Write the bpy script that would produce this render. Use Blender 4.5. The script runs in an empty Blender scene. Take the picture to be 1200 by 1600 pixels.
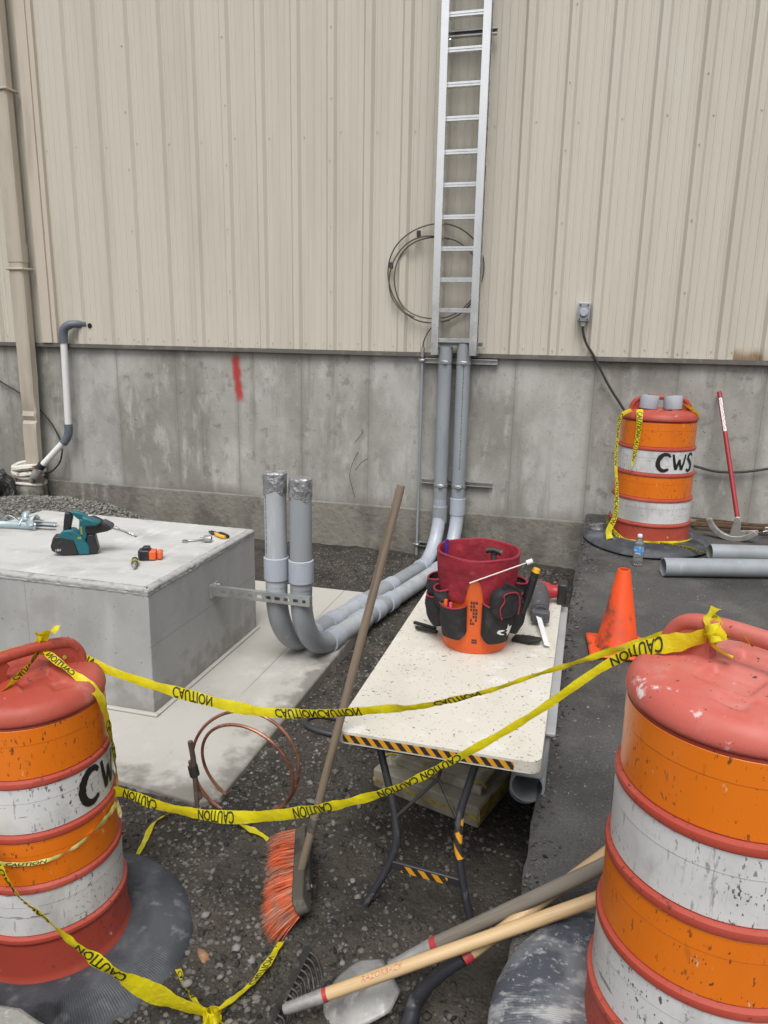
import bpy, bmesh, math, random
import numpy as np
from mathutils import Vector, Matrix
random.seed(7); rng = np.random.default_rng(11)
S = bpy.context.scene
col = S.collection
PI = math.pi
def rad(a): return math.radians(a)

# ------------------------------------------------------------------ camera
cd = bpy.data.cameras.new('camera'); cam = bpy.data.objects.new('camera', cd); col.objects.link(cam)
cd.sensor_fit = 'VERTICAL'; cd.sensor_height = 24.0; cd.sensor_width = 18.0
cd.lens = 24.0 * 1160 / 1600; cd.clip_start = 0.05; cd.clip_end = 400
cam.matrix_world = Matrix(((0.96357, -0.07908, 0.25550, 0.0),
                           (0.26687, 0.22089, -0.93808, 0.0),
                           (0.01775, 0.97209, 0.23395, 1.42),
                           (0, 0, 0, 1)))
S.camera = cam
# ------------------------------------------------------------------ overcast daylight
W = bpy.data.worlds.new('World'); S.world = W; W.use_nodes = True
nt = W.node_tree; nt.nodes.clear()
wo = nt.nodes.new('ShaderNodeOutputWorld'); bg = nt.nodes.new('ShaderNodeBackground')
sky = nt.nodes.new('ShaderNodeTexSky'); sky.sky_type = 'NISHITA'; sky.sun_disc = False
SUN_EL, SUN_AZ = 60.0, 172.0            # azimuth of the sun, clockwise from +Y
sky.sun_elevation = rad(SUN_EL); sky.sun_rotation = rad(SUN_AZ)
sky.air_density = 1.0; sky.dust_density = 4.0; sky.ozone_density = 1.0
hs = nt.nodes.new('ShaderNodeHueSaturation'); hs.inputs['Saturation'].default_value = 0.12   # grey cloud cover
nt.links.new(sky.outputs[0], hs.inputs['Color']); nt.links.new(hs.outputs[0], bg.inputs[0])
bg.inputs[1].default_value = 0.105
nt.links.new(bg.outputs[0], wo.inputs[0])
sl = bpy.data.lights.new('sun', 'SUN'); sl.energy = 1.45; sl.angle = rad(32); sl.color = (1.0, 0.97, 0.93)
so = bpy.data.objects.new('sun', sl); col.objects.link(so)
az = rad(SUN_AZ); el = rad(SUN_EL)
sd = Vector((math.sin(az) * math.cos(el), math.cos(az) * math.cos(el), math.sin(el)))
so.rotation_euler = sd.to_track_quat('Z', 'Y').to_euler()
S.view_settings.view_transform = 'Standard'; S.view_settings.look = 'None'
S.view_settings.exposure = 0.44; S.view_settings.gamma = 1.0; S.view_settings.use_curve_mapping = False
S.cycles.max_bounces = 6; S.cycles.diffuse_bounces = 4; S.cycles.glossy_bounces = 3
S.cycles.transmission_bounces = 6; S.cycles.caustics_reflective = False; S.cycles.caustics_refractive = False

# ------------------------------------------------------------------ materials
def mat(name, base, rough=0.6, metal=0.0, layers=(), bump=None, bumps=(), spec=0.5, island=0.0, trans=0.0, space='POS', coat=0.0, roughvar=0.0):
    """layers: (colour, scale, lo, hi, stretch, detail[, kind]) colour patches of dirt, wear, grain"""
    m = bpy.data.materials.new(name); m.use_nodes = True
    t = m.node_tree; N = t.nodes; L = t.links; N.clear()
    out = N.new('ShaderNodeOutputMaterial'); p = N.new('ShaderNodeBsdfPrincipled'); L.new(p.outputs[0], out.inputs[0])
    p.inputs['Roughness'].default_value = rough; p.inputs['Metallic'].default_value = metal
    p.inputs['Specular IOR Level'].default_value = spec
    if trans: p.inputs['Transmission Weight'].default_value = trans
    if coat: p.inputs['Coat Weight'].default_value = coat
    geo = N.new('ShaderNodeNewGeometry')
    if space == 'OBJ':
        tc = N.new('ShaderNodeTexCoord'); pos = tc.outputs['Object']
    else: pos = geo.outputs['Position']
    def mapped(st, off):
        mp = N.new('ShaderNodeMapping'); mp.inputs['Scale'].default_value = st; mp.inputs['Location'].default_value = (off, off * 1.7, off * .6)
        L.new(pos, mp.inputs[0]); return mp.outputs[0]
    rgb = N.new('ShaderNodeRGB'); rgb.outputs[0].default_value = (*base, 1); cur = rgb.outputs[0]
    off = 0.37
    for ly in layers:
        c, sc, lo, hi, st, det = ly[:6]; kind = ly[6] if len(ly) > 6 else 'noise'
        off += 1.31
        if kind == 'noise':
            n = N.new('ShaderNodeTexNoise'); n.inputs['Scale'].default_value = sc; n.inputs['Detail'].default_value = det; n.inputs['Roughness'].default_value = .6
            L.new(mapped(st, off), n.inputs['Vector']); v = n.outputs[0]
        else:
            n = N.new('ShaderNodeTexVoronoi'); n.inputs['Scale'].default_value = sc
            if kind == 'edge': n.feature = 'DISTANCE_TO_EDGE'
            L.new(mapped(st, off), n.inputs['Vector']); v = n.outputs['Distance']
        r = N.new('ShaderNodeMapRange'); r.inputs[1].default_value = lo; r.inputs[2].default_value = hi; r.interpolation_type = 'SMOOTHSTEP'
        L.new(v, r.inputs[0])
        mx = N.new('ShaderNodeMix'); mx.data_type = 'RGBA'
        amt = ly[7] if len(ly) > 7 else 1.0
        ml = N.new('ShaderNodeMath'); ml.operation = 'MULTIPLY'; ml.inputs[1].default_value = amt; L.new(r.outputs[0], ml.inputs[0])
        if len(ly) > 8:         # specks gather in patches
            cn = N.new('ShaderNodeTexNoise'); cn.inputs['Scale'].default_value = ly[8]; cn.inputs['Detail'].default_value = 3; L.new(mapped((1, 1, 1.3), off + 5), cn.inputs['Vector'])
            cr = N.new('ShaderNodeMapRange'); cr.inputs[1].default_value = .40; cr.inputs[2].default_value = .62; L.new(cn.outputs[0], cr.inputs[0])
            m2 = N.new('ShaderNodeMath'); m2.operation = 'MULTIPLY'; L.new(ml.outputs[0], m2.inputs[0]); L.new(cr.outputs[0], m2.inputs[1]); ml = m2
        L.new(ml.outputs[0], mx.inputs['Factor']); L.new(cur, mx.inputs['A']); mx.inputs['B'].default_value = (*c, 1)
        cur = mx.outputs['Result']
    if island:
        hv = N.new('ShaderNodeHueSaturation'); mr = N.new('ShaderNodeMapRange'); mr.inputs[3].default_value = 1 - island; mr.inputs[4].default_value = 1 + island
        L.new(geo.outputs['Random Per Island'], mr.inputs[0]); L.new(mr.outputs[0], hv.inputs['Value']); L.new(cur, hv.inputs['Color']); cur = hv.outputs[0]
    L.new(cur, p.inputs['Base Color'])
    if roughvar:
        n = N.new('ShaderNodeTexNoise'); n.inputs['Scale'].default_value = 9; n.inputs['Detail'].default_value = 4; L.new(pos, n.inputs['Vector'])
        r = N.new('ShaderNodeMapRange'); r.inputs[1].default_value = .3; r.inputs[2].default_value = .7
        r.inputs[3].default_value = max(.05, rough - roughvar); r.inputs[4].default_value = min(1, rough + roughvar); L.new(n.outputs[0], r.inputs[0]); L.new(r.outputs[0], p.inputs['Roughness'])
    bl = ([bump] if bump else []) + list(bumps); last = None
    for b in bl:
        sc, stg, dist = b[:3]; st = b[3] if len(b) > 3 else (1, 1, 1); kind = b[4] if len(b) > 4 else 'noise'
        if kind == 'noise':
            n = N.new('ShaderNodeTexNoise'); n.inputs['Detail'].default_value = 6; o = 0
        else:
            n = N.new('ShaderNodeTexVoronoi'); o = 'Distance'
        n.inputs['Scale'].default_value = sc; L.new(mapped(st, .77), n.inputs['Vector'])
        bn = N.new('ShaderNodeBump'); bn.inputs['Strength'].default_value = stg; bn.inputs['Distance'].default_value = dist
        L.new(n.outputs[o], bn.inputs['Height'])
        if last: L.new(last, bn.inputs['Normal'])
        last = bn.outputs[0]
    if last: L.new(last, p.inputs['Normal'])
    m['bsdf'] = p.name
    return m
O1 = (1, 1, 1)
def extend_colour(m, fn):
    """insert nodes between the colour and the shader: fn(N, L, colour socket, position socket) -> colour socket"""
    t = m.node_tree; N = t.nodes; L = t.links; p = N[m['bsdf']]
    src = p.inputs['Base Color'].links[0].from_socket
    geo = [n for n in N if n.type == 'NEW_GEOMETRY'][0]
    L.new(fn(N, L, src, geo.outputs['Position']), p.inputs['Base Color'])
def math_node(N, L, op, a, b=None, c=None):
    n = N.new('ShaderNodeMath'); n.operation = op
    for i, v in enumerate((a, b, c)):
        if v is None: continue
        if isinstance(v, (int, float)): n.inputs[i].default_value = v
        else: L.new(v, n.inputs[i])
    return n.outputs[0]
def ramp_node(N, L, v, lo, hi):
    r = N.new('ShaderNodeMapRange'); r.interpolation_type = 'SMOOTHSTEP'; r.inputs[1].default_value = lo; r.inputs[2].default_value = hi; L.new(v, r.inputs[0]); return r.outputs[0]
def mix_node(N, L, f, a, c):
    mx = N.new('ShaderNodeMix'); mx.data_type = 'RGBA'; L.new(f, mx.inputs['Factor']); L.new(a, mx.inputs['A'])
    if isinstance(c, tuple): mx.inputs['B'].default_value = (*c, 1)
    else: L.new(c, mx.inputs['B'])
    return mx.outputs['Result']

MT = {}
MT['siding'] = mat('siding_paint', (.585, .55, .472), .45, layers=[((.53, .495, .42), 1.6, .4, .75, (3, 1, .3), 3), ((.595, .565, .49), 1.1, .5, .75, (2, 1, .4), 3), ((.42, .39, .33), 9, .64, .82, (5, 1, .10), 4, 'noise', .3)], bumps=[(2.5, .12, .01, (1.5, 1, .3))], spec=.4)
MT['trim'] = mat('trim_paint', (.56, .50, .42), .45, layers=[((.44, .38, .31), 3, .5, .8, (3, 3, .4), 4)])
MT['flash'] = mat('flashing', (.13, .12, .11), .5, layers=[((.2, .18, .15), 8, .5, .7, O1, 3)])
MT['screw'] = mat('screw', (.42, .39, .34), .5, .1)
MT['hole'] = mat('dark_hole', (.01, .01, .01), .9)
conc = (.40, .385, .35)
MT['found'] = mat('foundation_concrete', (.375, .365, .335), .9, layers=[
    ((.255, .247, .222), 1.1, .40, .62, (1.3, 1, .9), 8), ((.50, .492, .47), 1.5, .50, .66, (1.1, 1, .7), 9, 'noise', .8),
    ((.19, .183, .162), 4.5, .53, .70, (1.6, 1, .16), 8, 'noise', .65), ((.56, .555, .535), 6.0, .52, .72, (1.5, 1, .5), 12, 'noise', .50),
    ((.16, .155, .138), 9, .56, .70, O1, 10, 'noise', .55), ((.58, .575, .56), 24, .58, .74, (1, 1, .6), 8, 'noise', .35), ((.06, .058, .05), 45, .67, .72, O1, 3, 'noise', .8)],
    bumps=[(7, .3, .02), (60, .3, .005)], spec=.25)
def found_marks(N, L, c, pos):
    sx = N.new('ShaderNodeSeparateXYZ'); L.new(pos, sx.inputs[0]); x, z = sx.outputs[0], sx.outputs[2]
    nz = N.new('ShaderNodeTexNoise'); nz.inputs['Scale'].default_value = 3; nz.inputs['Detail'].default_value = 6; L.new(pos, nz.inputs['Vector'])
    n0 = math_node(N, L, 'SUBTRACT', nz.outputs[0], .5)
    # old backfill line: damp darker concrete below z = -0.04
    zz = math_node(N, L, 'MULTIPLY_ADD', n0, .22, z)
    damp = math_node(N, L, 'SUBTRACT', 1.0, ramp_node(N, L, zz, -.10, .06))
    damp = math_node(N, L, 'MULTIPLY', damp, .72)
    c = mix_node(N, L, damp, c, (.17, .158, .135))
    # each formwork panel cured to its own tone
    cell = math_node(N, L, 'FLOOR', math_node(N, L, 'DIVIDE', math_node(N, L, 'ADD', x, 20.11), .61))
    wn = N.new('ShaderNodeTexWhiteNoise'); wn.noise_dimensions = '1D'; L.new(cell, wn.inputs['W'])
    panel_tone = math_node(N, L, 'MULTIPLY', ramp_node(N, L, wn.outputs[0], .35, 1.0), .38)
    c = mix_node(N, L, panel_tone, c, (.50, .50, .49))
    # formwork panel seams every 0.61 m, run-down streaks beside them
    fx = math_node(N, L, 'ABSOLUTE', math_node(N, L, 'SUBTRACT', math_node(N, L, 'FRACT', math_node(N, L, 'DIVIDE', math_node(N, L, 'ADD', x, 19.805), .61)), .5))
    st = math_node(N, L, 'SUBTRACT', 1.0, ramp_node(N, L, math_node(N, L, 'MULTIPLY_ADD', n0, .14, fx), .01, .08))
    c = mix_node(N, L, math_node(N, L, 'MULTIPLY', st, .42), c, (.23, .22, .195))
    ln = math_node(N, L, 'SUBTRACT', 1.0, ramp_node(N, L, fx, .004, .009))
    c = mix_node(N, L, math_node(N, L, 'MULTIPLY', ln, .4), c, (.15, .145, .13))
    # red sprayed survey stroke
    nr = N.new('ShaderNodeTexNoise'); nr.inputs['Scale'].default_value = 14; nr.inputs['Detail'].default_value = 5; L.new(pos, nr.inputs['Vector'])
    cx = math_node(N, L, 'MULTIPLY_ADD', math_node(N, L, 'SUBTRACT', z, 1.01), -.085, -3.028)
    dx = math_node(N, L, 'ABSOLUTE', math_node(N, L, 'SUBTRACT', x, cx))
    dx = math_node(N, L, 'MULTIPLY_ADD', math_node(N, L, 'SUBTRACT', nr.outputs[0], .5), .05, dx)
    a = math_node(N, L, 'SUBTRACT', 1.0, ramp_node(N, L, dx, .012, .058))
    dz = math_node(N, L, 'ABSOLUTE', math_node(N, L, 'SUBTRACT', z, 1.01))
    b = math_node(N, L, 'SUBTRACT', 1.0, ramp_node(N, L, dz, .15, .235))
    return mix_node(N, L, math_node(N, L, 'MULTIPLY', math_node(N, L, 'MULTIPLY', a, b), .9), c, (.42, .035, .03))
extend_colour(MT['found'], found_marks)
MT['footing'] = mat('footing_concrete', (.235, .222, .192), .92, layers=[((.15, .14, .12), 3, .42, .65, (1, 1, .6), 6), ((.34, .33, .30), 5, .55, .72, (1.5, 1, .4), 7, 'noise', .7), ((.10, .09, .08), 40, .62, .72, O1, 4, 'noise', .6)], bumps=[(25, .6, .015), (7, .4, .03)], spec=.25)
MT['block'] = mat('new_concrete', (.40, .40, .395), .85, layers=[((.31, .31, .305), 1.8, .4, .68, (1, 1, .7), 6), ((.50, .50, .495), 2.7, .52, .72, (1, 1, .35), 6, 'noise', .7), ((.25, .25, .24), 22, .62, .75, O1, 6, 'noise', .5), ((.47, .47, .465), 8, .55, .75, (1.5, 1.5, .12), 7, 'noise', .6), ((.12, .12, .115), 60, .69, .72, O1, 3, 'noise', .7), ((.27, .26, .245), 3, .58, .75, (1, 1, 1.4), 8, 'noise', .5)], bumps=[(40, .25, .005), (6, .15, .01)], spec=.3)
def block_marks(N, L, c, pos):
    sx = N.new('ShaderNodeSeparateXYZ'); L.new(pos, sx.inputs[0]); x, y, z = sx.outputs
    # form-board joint across the right-hand face and one upright seam on the front
    f = math_node(N, L, 'SUBTRACT', 1.0, ramp_node(N, L, math_node(N, L, 'ABSOLUTE', math_node(N, L, 'SUBTRACT', z, .03)), .0015, .004))
    f = math_node(N, L, 'MULTIPLY', f, ramp_node(N, L, x, -1.83, -1.815))
    g = math_node(N, L, 'SUBTRACT', 1.0, ramp_node(N, L, math_node(N, L, 'ABSOLUTE', math_node(N, L, 'ADD', x, 2.46)), .0015, .004))
    g = math_node(N, L, 'MULTIPLY', g, math_node(N, L, 'SUBTRACT', 1.0, ramp_node(N, L, y, 2.72, 2.74)))
    k = math_node(N, L, 'MULTIPLY', math_node(N, L, 'MAXIMUM', f, g), .30)
    c = mix_node(N, L, k, c, (.13, .13, .125))
    nz = N.new('ShaderNodeTexNoise'); nz.inputs['Scale'].default_value = 14; nz.inputs['Detail'].default_value = 9; L.new(pos, nz.inputs['Vector'])
    sp = math_node(N, L, 'SUBTRACT', 1.0, ramp_node(N, L, math_node(N, L, 'MULTIPLY_ADD', math_node(N, L, 'SUBTRACT', nz.outputs[0], .5), .55, z), -.30, -.14))
    return mix_node(N, L, math_node(N, L, 'MULTIPLY', sp, .55), c, (.24, .225, .20))
extend_colour(MT['block'], block_marks)
MT['blocktop'] = mat('trowelled_concrete', (.52, .52, .51), .85, layers=[((.42, .42, .41), 3, .45, .66, (1, 2, 1), 7), ((.62, .62, .61), 5, .52, .68, (2, 1, 1), 8, 'noise', .8), ((.34, .34, .33), 14, .62, .74, O1, 6, 'noise', .5)], bumps=[(12, .3, .006), (80, .2, .002)], spec=.3)
MT['blocklip'] = mat('rough_concrete_lip', (.40, .40, .39), .9, layers=[((.24, .24, .23), 14, .50, .64, (1, 1, 3), 8, 'noise', .8), ((.52, .52, .51), 20, .58, .7, O1, 7)], bumps=[(30, .6, .012)], spec=.2)
MT['pad'] = mat('pad_concrete', (.47, .457, .42), .88, layers=[((.42, .405, .365), 2.2, .45, .68, O1, 7), ((.55, .54, .515), 3.7, .52, .7, O1, 7, 'noise', .8), ((.33, .31, .27), 28, .64, .72, O1, 5, 'noise', .6), ((.25, .235, .21), 1.3, .60, .74, (1, .6, 1), 7, 'noise', .5)], bumps=[(60, .25, .004)], spec=.25)
MT['soil'] = mat('wet_soil', (.066, .057, .047), .85, layers=[((.032, .028, .025), 3, .42, .65, O1, 6), ((.10, .087, .07), 5, .55, .7, O1, 6, 'noise', .7), ((.14, .135, .125), 40, .62, .7, O1, 4, 'noise', .55), ((.022, .02, .018), 90, .55, .65, O1, 3, 'noise', .6)], bumps=[(90, .7, .012), (35, .6, .02)], spec=.35, roughvar=.12)
MT['pebble'] = mat('crushed_stone', (.105, .097, .088), .8, layers=[((.05, .047, .043), 18, .45, .6, O1, 4)], bumps=[(150, .3, .003)], island=.72, spec=.35)
MT['palestone'] = mat('pale_stone', (.205, .198, .187), .85, layers=[((.16, .155, .15), 40, .5, .65, O1, 5)], island=.3, bumps=[(120, .3, .003)])
MT['redstone'] = mat('orange_stone', (.36, .19, .10), .85, layers=[((.26, .15, .09), 40, .5, .65, O1, 5)], bumps=[(120, .3, .003)])
MT['mound'] = mat('grey_gravel', (.15, .143, .13), .85, layers=[((.06, .056, .05), 30, .45, .6, O1, 5)], bumps=[(70, .7, .02)])
MT['moundstone'] = mat('grey_gravel_stone', (.185, .178, .165), .8, island=.45, bumps=[(150, .3, .003)])
MT['asphalt'] = mat('asphalt', (.090, .0885, .086), .8, layers=[((.048, .047, .046), 1.6, .45, .65, O1, 6), ((.125, .122, .117), 2.6, .52, .7, O1, 6, 'noise', .7), ((.20, .195, .185), 150, .60, .66, O1, 2, 'noise', .6), ((.17, .165, .155), 3.5, .56, .70, O1, 9, 'noise', .45), ((.02, .02, .02), 150, .58, .66, O1, 2, 'noise', .6), ((.15, .145, .135), 6, .66, .72, O1, 8, 'noise', .45)], bumps=[(180, .9, .008), (50, .5, .01)], spec=.4, roughvar=.15)
def pad_dirt(N, L, c, pos):
    sx = N.new('ShaderNodeSeparateXYZ'); L.new(pos, sx.inputs[0]); x, y = sx.outputs[0], sx.outputs[1]
    nz = N.new('ShaderNodeTexNoise'); nz.inputs['Scale'].default_value = 11; nz.inputs['Detail'].default_value = 8; L.new(pos, nz.inputs['Vector'])
    dn = math_node(N, L, 'SUBTRACT', nz.outputs[0], .5)
    a = ramp_node(N, L, math_node(N, L, 'MULTIPLY_ADD', dn, .42, x), -1.36, -1.22)
    b = math_node(N, L, 'SUBTRACT', 1.0, ramp_node(N, L, math_node(N, L, 'MULTIPLY_ADD', dn, .42, y), 2.20, 2.34))
    j = math_node(N, L, 'SUBTRACT', 1.0, ramp_node(N, L, math_node(N, L, 'ABSOLUTE', math_node(N, L, 'ADD', x, 1.52)), .002, .006))
    j = math_node(N, L, 'MULTIPLY', math_node(N, L, 'MULTIPLY', j, ramp_node(N, L, y, 2.9, 3.2)), .5)
    k = math_node(N, L, 'MAXIMUM', math_node(N, L, 'MULTIPLY', math_node(N, L, 'MAXIMUM', a, b), .75), j)
    return mix_node(N, L, k, c, (.17, .155, .13))
extend_colour(MT['pad'], pad_dirt)
MT['slab'] = mat('old_slab_concrete', (.27, .265, .25), .9, layers=[((.17, .165, .155), 6, .45, .62, O1, 6), ((.38, .375, .36), 45, .6, .68, O1, 4)], bumps=[(60, .5, .01)])
MT['galv'] = mat('galvanised_steel', (.62, .64, .65), .38, .85, layers=[((.50, .52, .53), 6, .45, .65, (1, 1, .3), 5), ((.72, .73, .74), 20, .55, .7, O1, 4)], roughvar=.1)
MT['alu'] = mat('aluminium', (.84, .85, .86), .26, .9, layers=[((.66, .68, .69), 3, .45, .7, (1, 1, .2), 4)], roughvar=.1)
MT['strut'] = mat('strut_steel', (.55, .55, .54), .45, .75, layers=[((.40, .40, .39), 9, .5, .7, O1, 5)])
MT['pvc'] = mat('grey_pvc', (.30, .325, .35), .42, layers=[((.25, .27, .29), 4, .45, .7, (1, 1, .4), 5), ((.42, .44, .46), 9, .6, .75, (2, 2, .3), 6, 'noise', .7), ((.20, .205, .21), 35, .66, .74, (1, 1, .3), 5, 'noise', .6)])
MT['pvcpale'] = mat('dusty_grey_pvc', (.43, .455, .485), .5, layers=[((.33, .35, .37), 5, .45, .68, (1, 1, .4), 6), ((.56, .57, .58), 8, .58, .72, (2, 2, .3), 6, 'noise', .8), ((.24, .24, .23), 26, .66, .73, (1.5, 1.5, .3), 6, 'noise', .6)])
MT['pvccoup'] = mat('new_grey_pvc', (.42, .455, .52), .35, layers=[((.37, .40, .46), 8, .45, .7, O1, 4)])
MT['pvcdark'] = mat('dark_grey_pvc', (.12, .14, .17), .45, layers=[((.08, .09, .11), 12, .5, .7, O1, 5)])
MT['pvcwhite'] = mat('white_pvc', (.74, .74, .73), .4, layers=[((.45, .42, .38), 9, .64, .78, (1, 1, .6), 6, 'noise', .7)])
MT['ducttape'] = mat('duct_tape', (.34, .35, .36), .28, .55, bumps=[(30, .9, .02)], layers=[((.5, .51, .53), 30, .55, .65, O1, 4)])
MT['print'] = mat('black_print', (.03, .03, .03), .6)
MT['cable'] = mat('black_cable', (.035, .033, .031), .55)
MT['browncable'] = mat('brown_cable', (.10, .085, .07), .55)
MT['spout'] = mat('downspout_paint', (.50, .445, .365), .42, layers=[((.43, .38, .31), 4, .45, .7, (2, 2, .4), 5), ((.55, .51, .44), 6, .6, .75, (2, 2, .4), 5, 'noise', .6), ((.20, .15, .10), 14, .68, .76, (1, 1, .5), 6, 'noise', .6)])
MT['foam'] = mat('dirty_white_wrap', (.66, .63, .57), .7, layers=[((.22, .13, .07), 9, .56, .66, (1, 1, 2), 6)], bumps=[(25, .6, .02)])
MT['castpipe'] = mat('corroded_pipe', (.35, .34, .31), .6, .3, layers=[((.09, .07, .05), 9, .5, .62, O1, 6), ((.25, .12, .06), 14, .6, .7, O1, 5)], bumps=[(30, .4, .01)])
MT['standpipe'] = mat('mossy_standpipe', (.20, .19, .16), .9, layers=[((.07, .07, .05), 9, .5, .64, O1, 6), ((.33, .32, .29), 11, .56, .7, O1, 6)], bumps=[(30, .4, .01)])
MT['bag'] = mat('black_bag', (.015, .015, .016), .3, bumps=[(14, .9, .05)])
# drums
MT['drum'] = mat('drum_plastic', (.385, .060, .038), .5, layers=[((.46, .11, .08), 4, .45, .72, O1, 6, 'noise', .7), ((.56, .26, .22), 6, .62, .76, O1, 8, 'noise', .5), ((.66, .52, .50), 15, .67, .72, O1, 8, 'noise', .6), ((.22, .06, .045), 11, .62, .76, O1, 7, 'noise', .55), ((.04, .025, .025), 75, .61, .645, (1, 1, .8), 3, 'noise', .9, 5)], bumps=[(18, .12, .01)], spec=.4)
MT['drumfaded'] = mat('faded_drum_plastic', (.52, .115, .09), .5, layers=[((.58, .20, .17), 3, .42, .66, O1, 7), ((.62, .36, .33), 6, .56, .72, O1, 9, 'noise', .6), ((.78, .70, .68), 13, .62, .68, O1, 9, 'noise', .85), ((.30, .11, .09), 9, .60, .76, O1, 7, 'noise', .5), ((.05, .03, .03), 70, .66, .70, O1, 3, 'noise', .9)], bumps=[(18, .12, .01)], spec=.4)
MT['drumband_o'] = mat('orange_sheeting', (.76, .185, .010), .32, layers=[((.66, .15, .01), 3, .45, .7, (1, 1, .6), 5), ((.45, .12, .03), 14, .64, .74, (1, 1, .25), 6, 'noise', .6), ((.75, .5, .35), 26, .69, .73, (1, 1, .2), 5, 'noise', .6), ((.05, .03, .02), 110, .62, .65, (1, 1, .4), 3, 'noise', .85, 5), ((.16, .06, .02), 18, .62, .72, (1, 1, .3), 9, 'noise', .45), ((.70, .55, .45), 60, .68, .72, (1, 1, .25), 4, 'noise', .6)], spec=.45)
MT['drumband_w'] = mat('white_sheeting', (.66, .66, .655), .35, layers=[((.52, .52, .515), 5, .45, .7, O1, 6), ((.36, .35, .33), 9, .62, .76, (1, 1, .4), 7, 'noise', .6), ((.05, .045, .04), 115, .60, .63, (1, 1, .5), 3, 'noise', .9, 5), ((.30, .29, .27), 5, .52, .70, (1, 1, .35), 10, 'noise', .55), ((.40, .40, .39), 70, .60, .64, (2.5, 2.5, .12), 4, 'noise', .5, 4), ((.12, .11, .1), 22, .645, .665, (.3, .3, 2), 6, 'noise', .7), ((.25, .24, .22), 40, .64, .67, (2, 2, .25), 5, 'noise', .6)], spec=.45)
MT['brush'] = mat('black_marker_paint', (.012, .011, .011), .5)
MT['rubber'] = mat('tyre_rubber', (.052, .057, .067), .65, layers=[((.15, .158, .172), 4, .46, .68, O1, 7, 'noise', .7), ((.20, .205, .21), 18, .56, .7, O1, 7, 'noise', .5), ((.022, .023, .027), 4, .60, .70, O1, 5)], bumps=[(60, .2, .004)], spec=.35)
MT['rubberdusty'] = mat('dusty_tyre_rubber', (.16, .17, .185), .75, layers=[((.05, .056, .075), 5, .44, .6, O1, 7, 'noise', .9), ((.42, .42, .42), 9, .50, .64, (1, 2, 1), 10, 'noise', .7), ((.38, .38, .38), 60, .56, .66, O1, 5, 'noise', .6)], bumps=[(60, .3, .005)], spec=.35)
MT['tape'] = mat('yellow_tape', (.82, .72, .015), .32, layers=[((.70, .60, .02), 14, .45, .7, O1, 4), ((.9, .84, .12), 22, .58, .72, O1, 4)], bumps=[(55, .5, .006), (22, .5, .01)], spec=.5)
def translucent(m, k):
    t = m.node_tree; N = t.nodes; L = t.links; p = N[m['bsdf']]; out = [n for n in N if n.type == 'OUTPUT_MATERIAL'][0]
    tr_ = N.new('ShaderNodeBsdfTranslucent'); L.new(p.inputs['Base Color'].links[0].from_socket, tr_.inputs[0]); mx = N.new('ShaderNodeMixShader'); mx.inputs[0].default_value = k
    L.new(p.outputs[0], mx.inputs[1]); L.new(tr_.outputs[0], mx.inputs[2]); L.new(mx.outputs[0], out.inputs[0])
translucent(MT['tape'], .3)
MT['tapedirty'] = mat('worn_yellow_tape', (.66, .62, .20), .45, layers=[((.30, .28, .12), 30, .55, .68, O1, 5), ((.78, .76, .6), 18, .56, .7, O1, 5)], bumps=[(55, .3, .004)])
MT['shred'] = mat('shredded_white_tape', (.75, .74, .70), .6)
MT['ink'] = mat('tape_ink', (.035, .04, .012), .45)
# wood, tools
MT['table'] = mat('table_plastic', (.645, .62, .55), .55, layers=[((.60, .575, .50), 4, .45, .68, O1, 6), ((.71, .695, .65), 9, .54, .7, O1, 6), ((.10, .09, .075), 55, .66, .69, O1, 3, 'noise', .9), ((.20, .18, .15), 95, .64, .67, O1, 3, 'noise', .8), ((.28, .25, .20), 20, .68, .74, O1, 6, 'noise', .8), ((.42, .37, .28), 3, .62, .78, O1, 7, 'noise', .5)], bumps=[(110, .3, .004)], spec=.35)
MT['blacksteel'] = mat('scuffed_black_steel', (.030, .031, .038), .45, layers=[((.12, .12, .125), 22, .58, .68, (1, 1, .4), 6, 'noise', .7), ((.24, .23, .22), 60, .66, .72, O1, 4, 'noise', .7)], spec=.5)
MT['darksteel'] = mat('dark_steel', (.042, .040, .037), .55, .3, layers=[((.10, .095, .09), 25, .52, .65, O1, 6)])
MT['steel'] = mat('bare_steel', (.50, .50, .49), .35, .9, layers=[((.33, .33, .32), 30, .5, .65, O1, 5)])
MT['shovelsteel'] = mat('weathered_shovel_steel', (.36, .36, .35), .55, .35, layers=[((.24, .24, .235), 10, .45, .65, O1, 7), ((.48, .48, .47), 22, .56, .7, (2, 1, 1), 7), ((.14, .12, .10), 14, .64, .74, O1, 6)], bumps=[(40, .3, .005)])
MT['woodnew'] = mat('ash_handle', (.58, .405, .215), .45, layers=[((.40, .25, .115), 70, .52, .66, (1, 1, .035), 5, 'noise', .75), ((.66, .49, .29), 40, .5, .7, (1, 1, .05), 5, 'noise', .6), ((.30, .22, .14), 12, .62, .76, (1, 1, .3), 7, 'noise', .5)], space='OBJ')
MT['woodold'] = mat('weathered_handle', (.235, .185, .135), .8, layers=[((.13, .10, .075), 40, .5, .66, (1, 1, .06), 6, 'noise', .8), ((.33, .28, .225), 20, .55, .7, (1, 1, .1), 6, 'noise', .7)], space='OBJ', bumps=[(60, .3, .003, (1, 1, .06))])
MT['woodgrey'] = mat('grey_weathered_handle', (.20, .175, .145), .8, layers=[((.12, .10, .08), 50, .5, .66, (1, 1, .05), 6, 'noise', .8), ((.30, .27, .235), 25, .55, .7, (1, 1, .08), 6, 'noise', .7)], space='OBJ', bumps=[(60, .3, .003, (1, 1, .06))])
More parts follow.
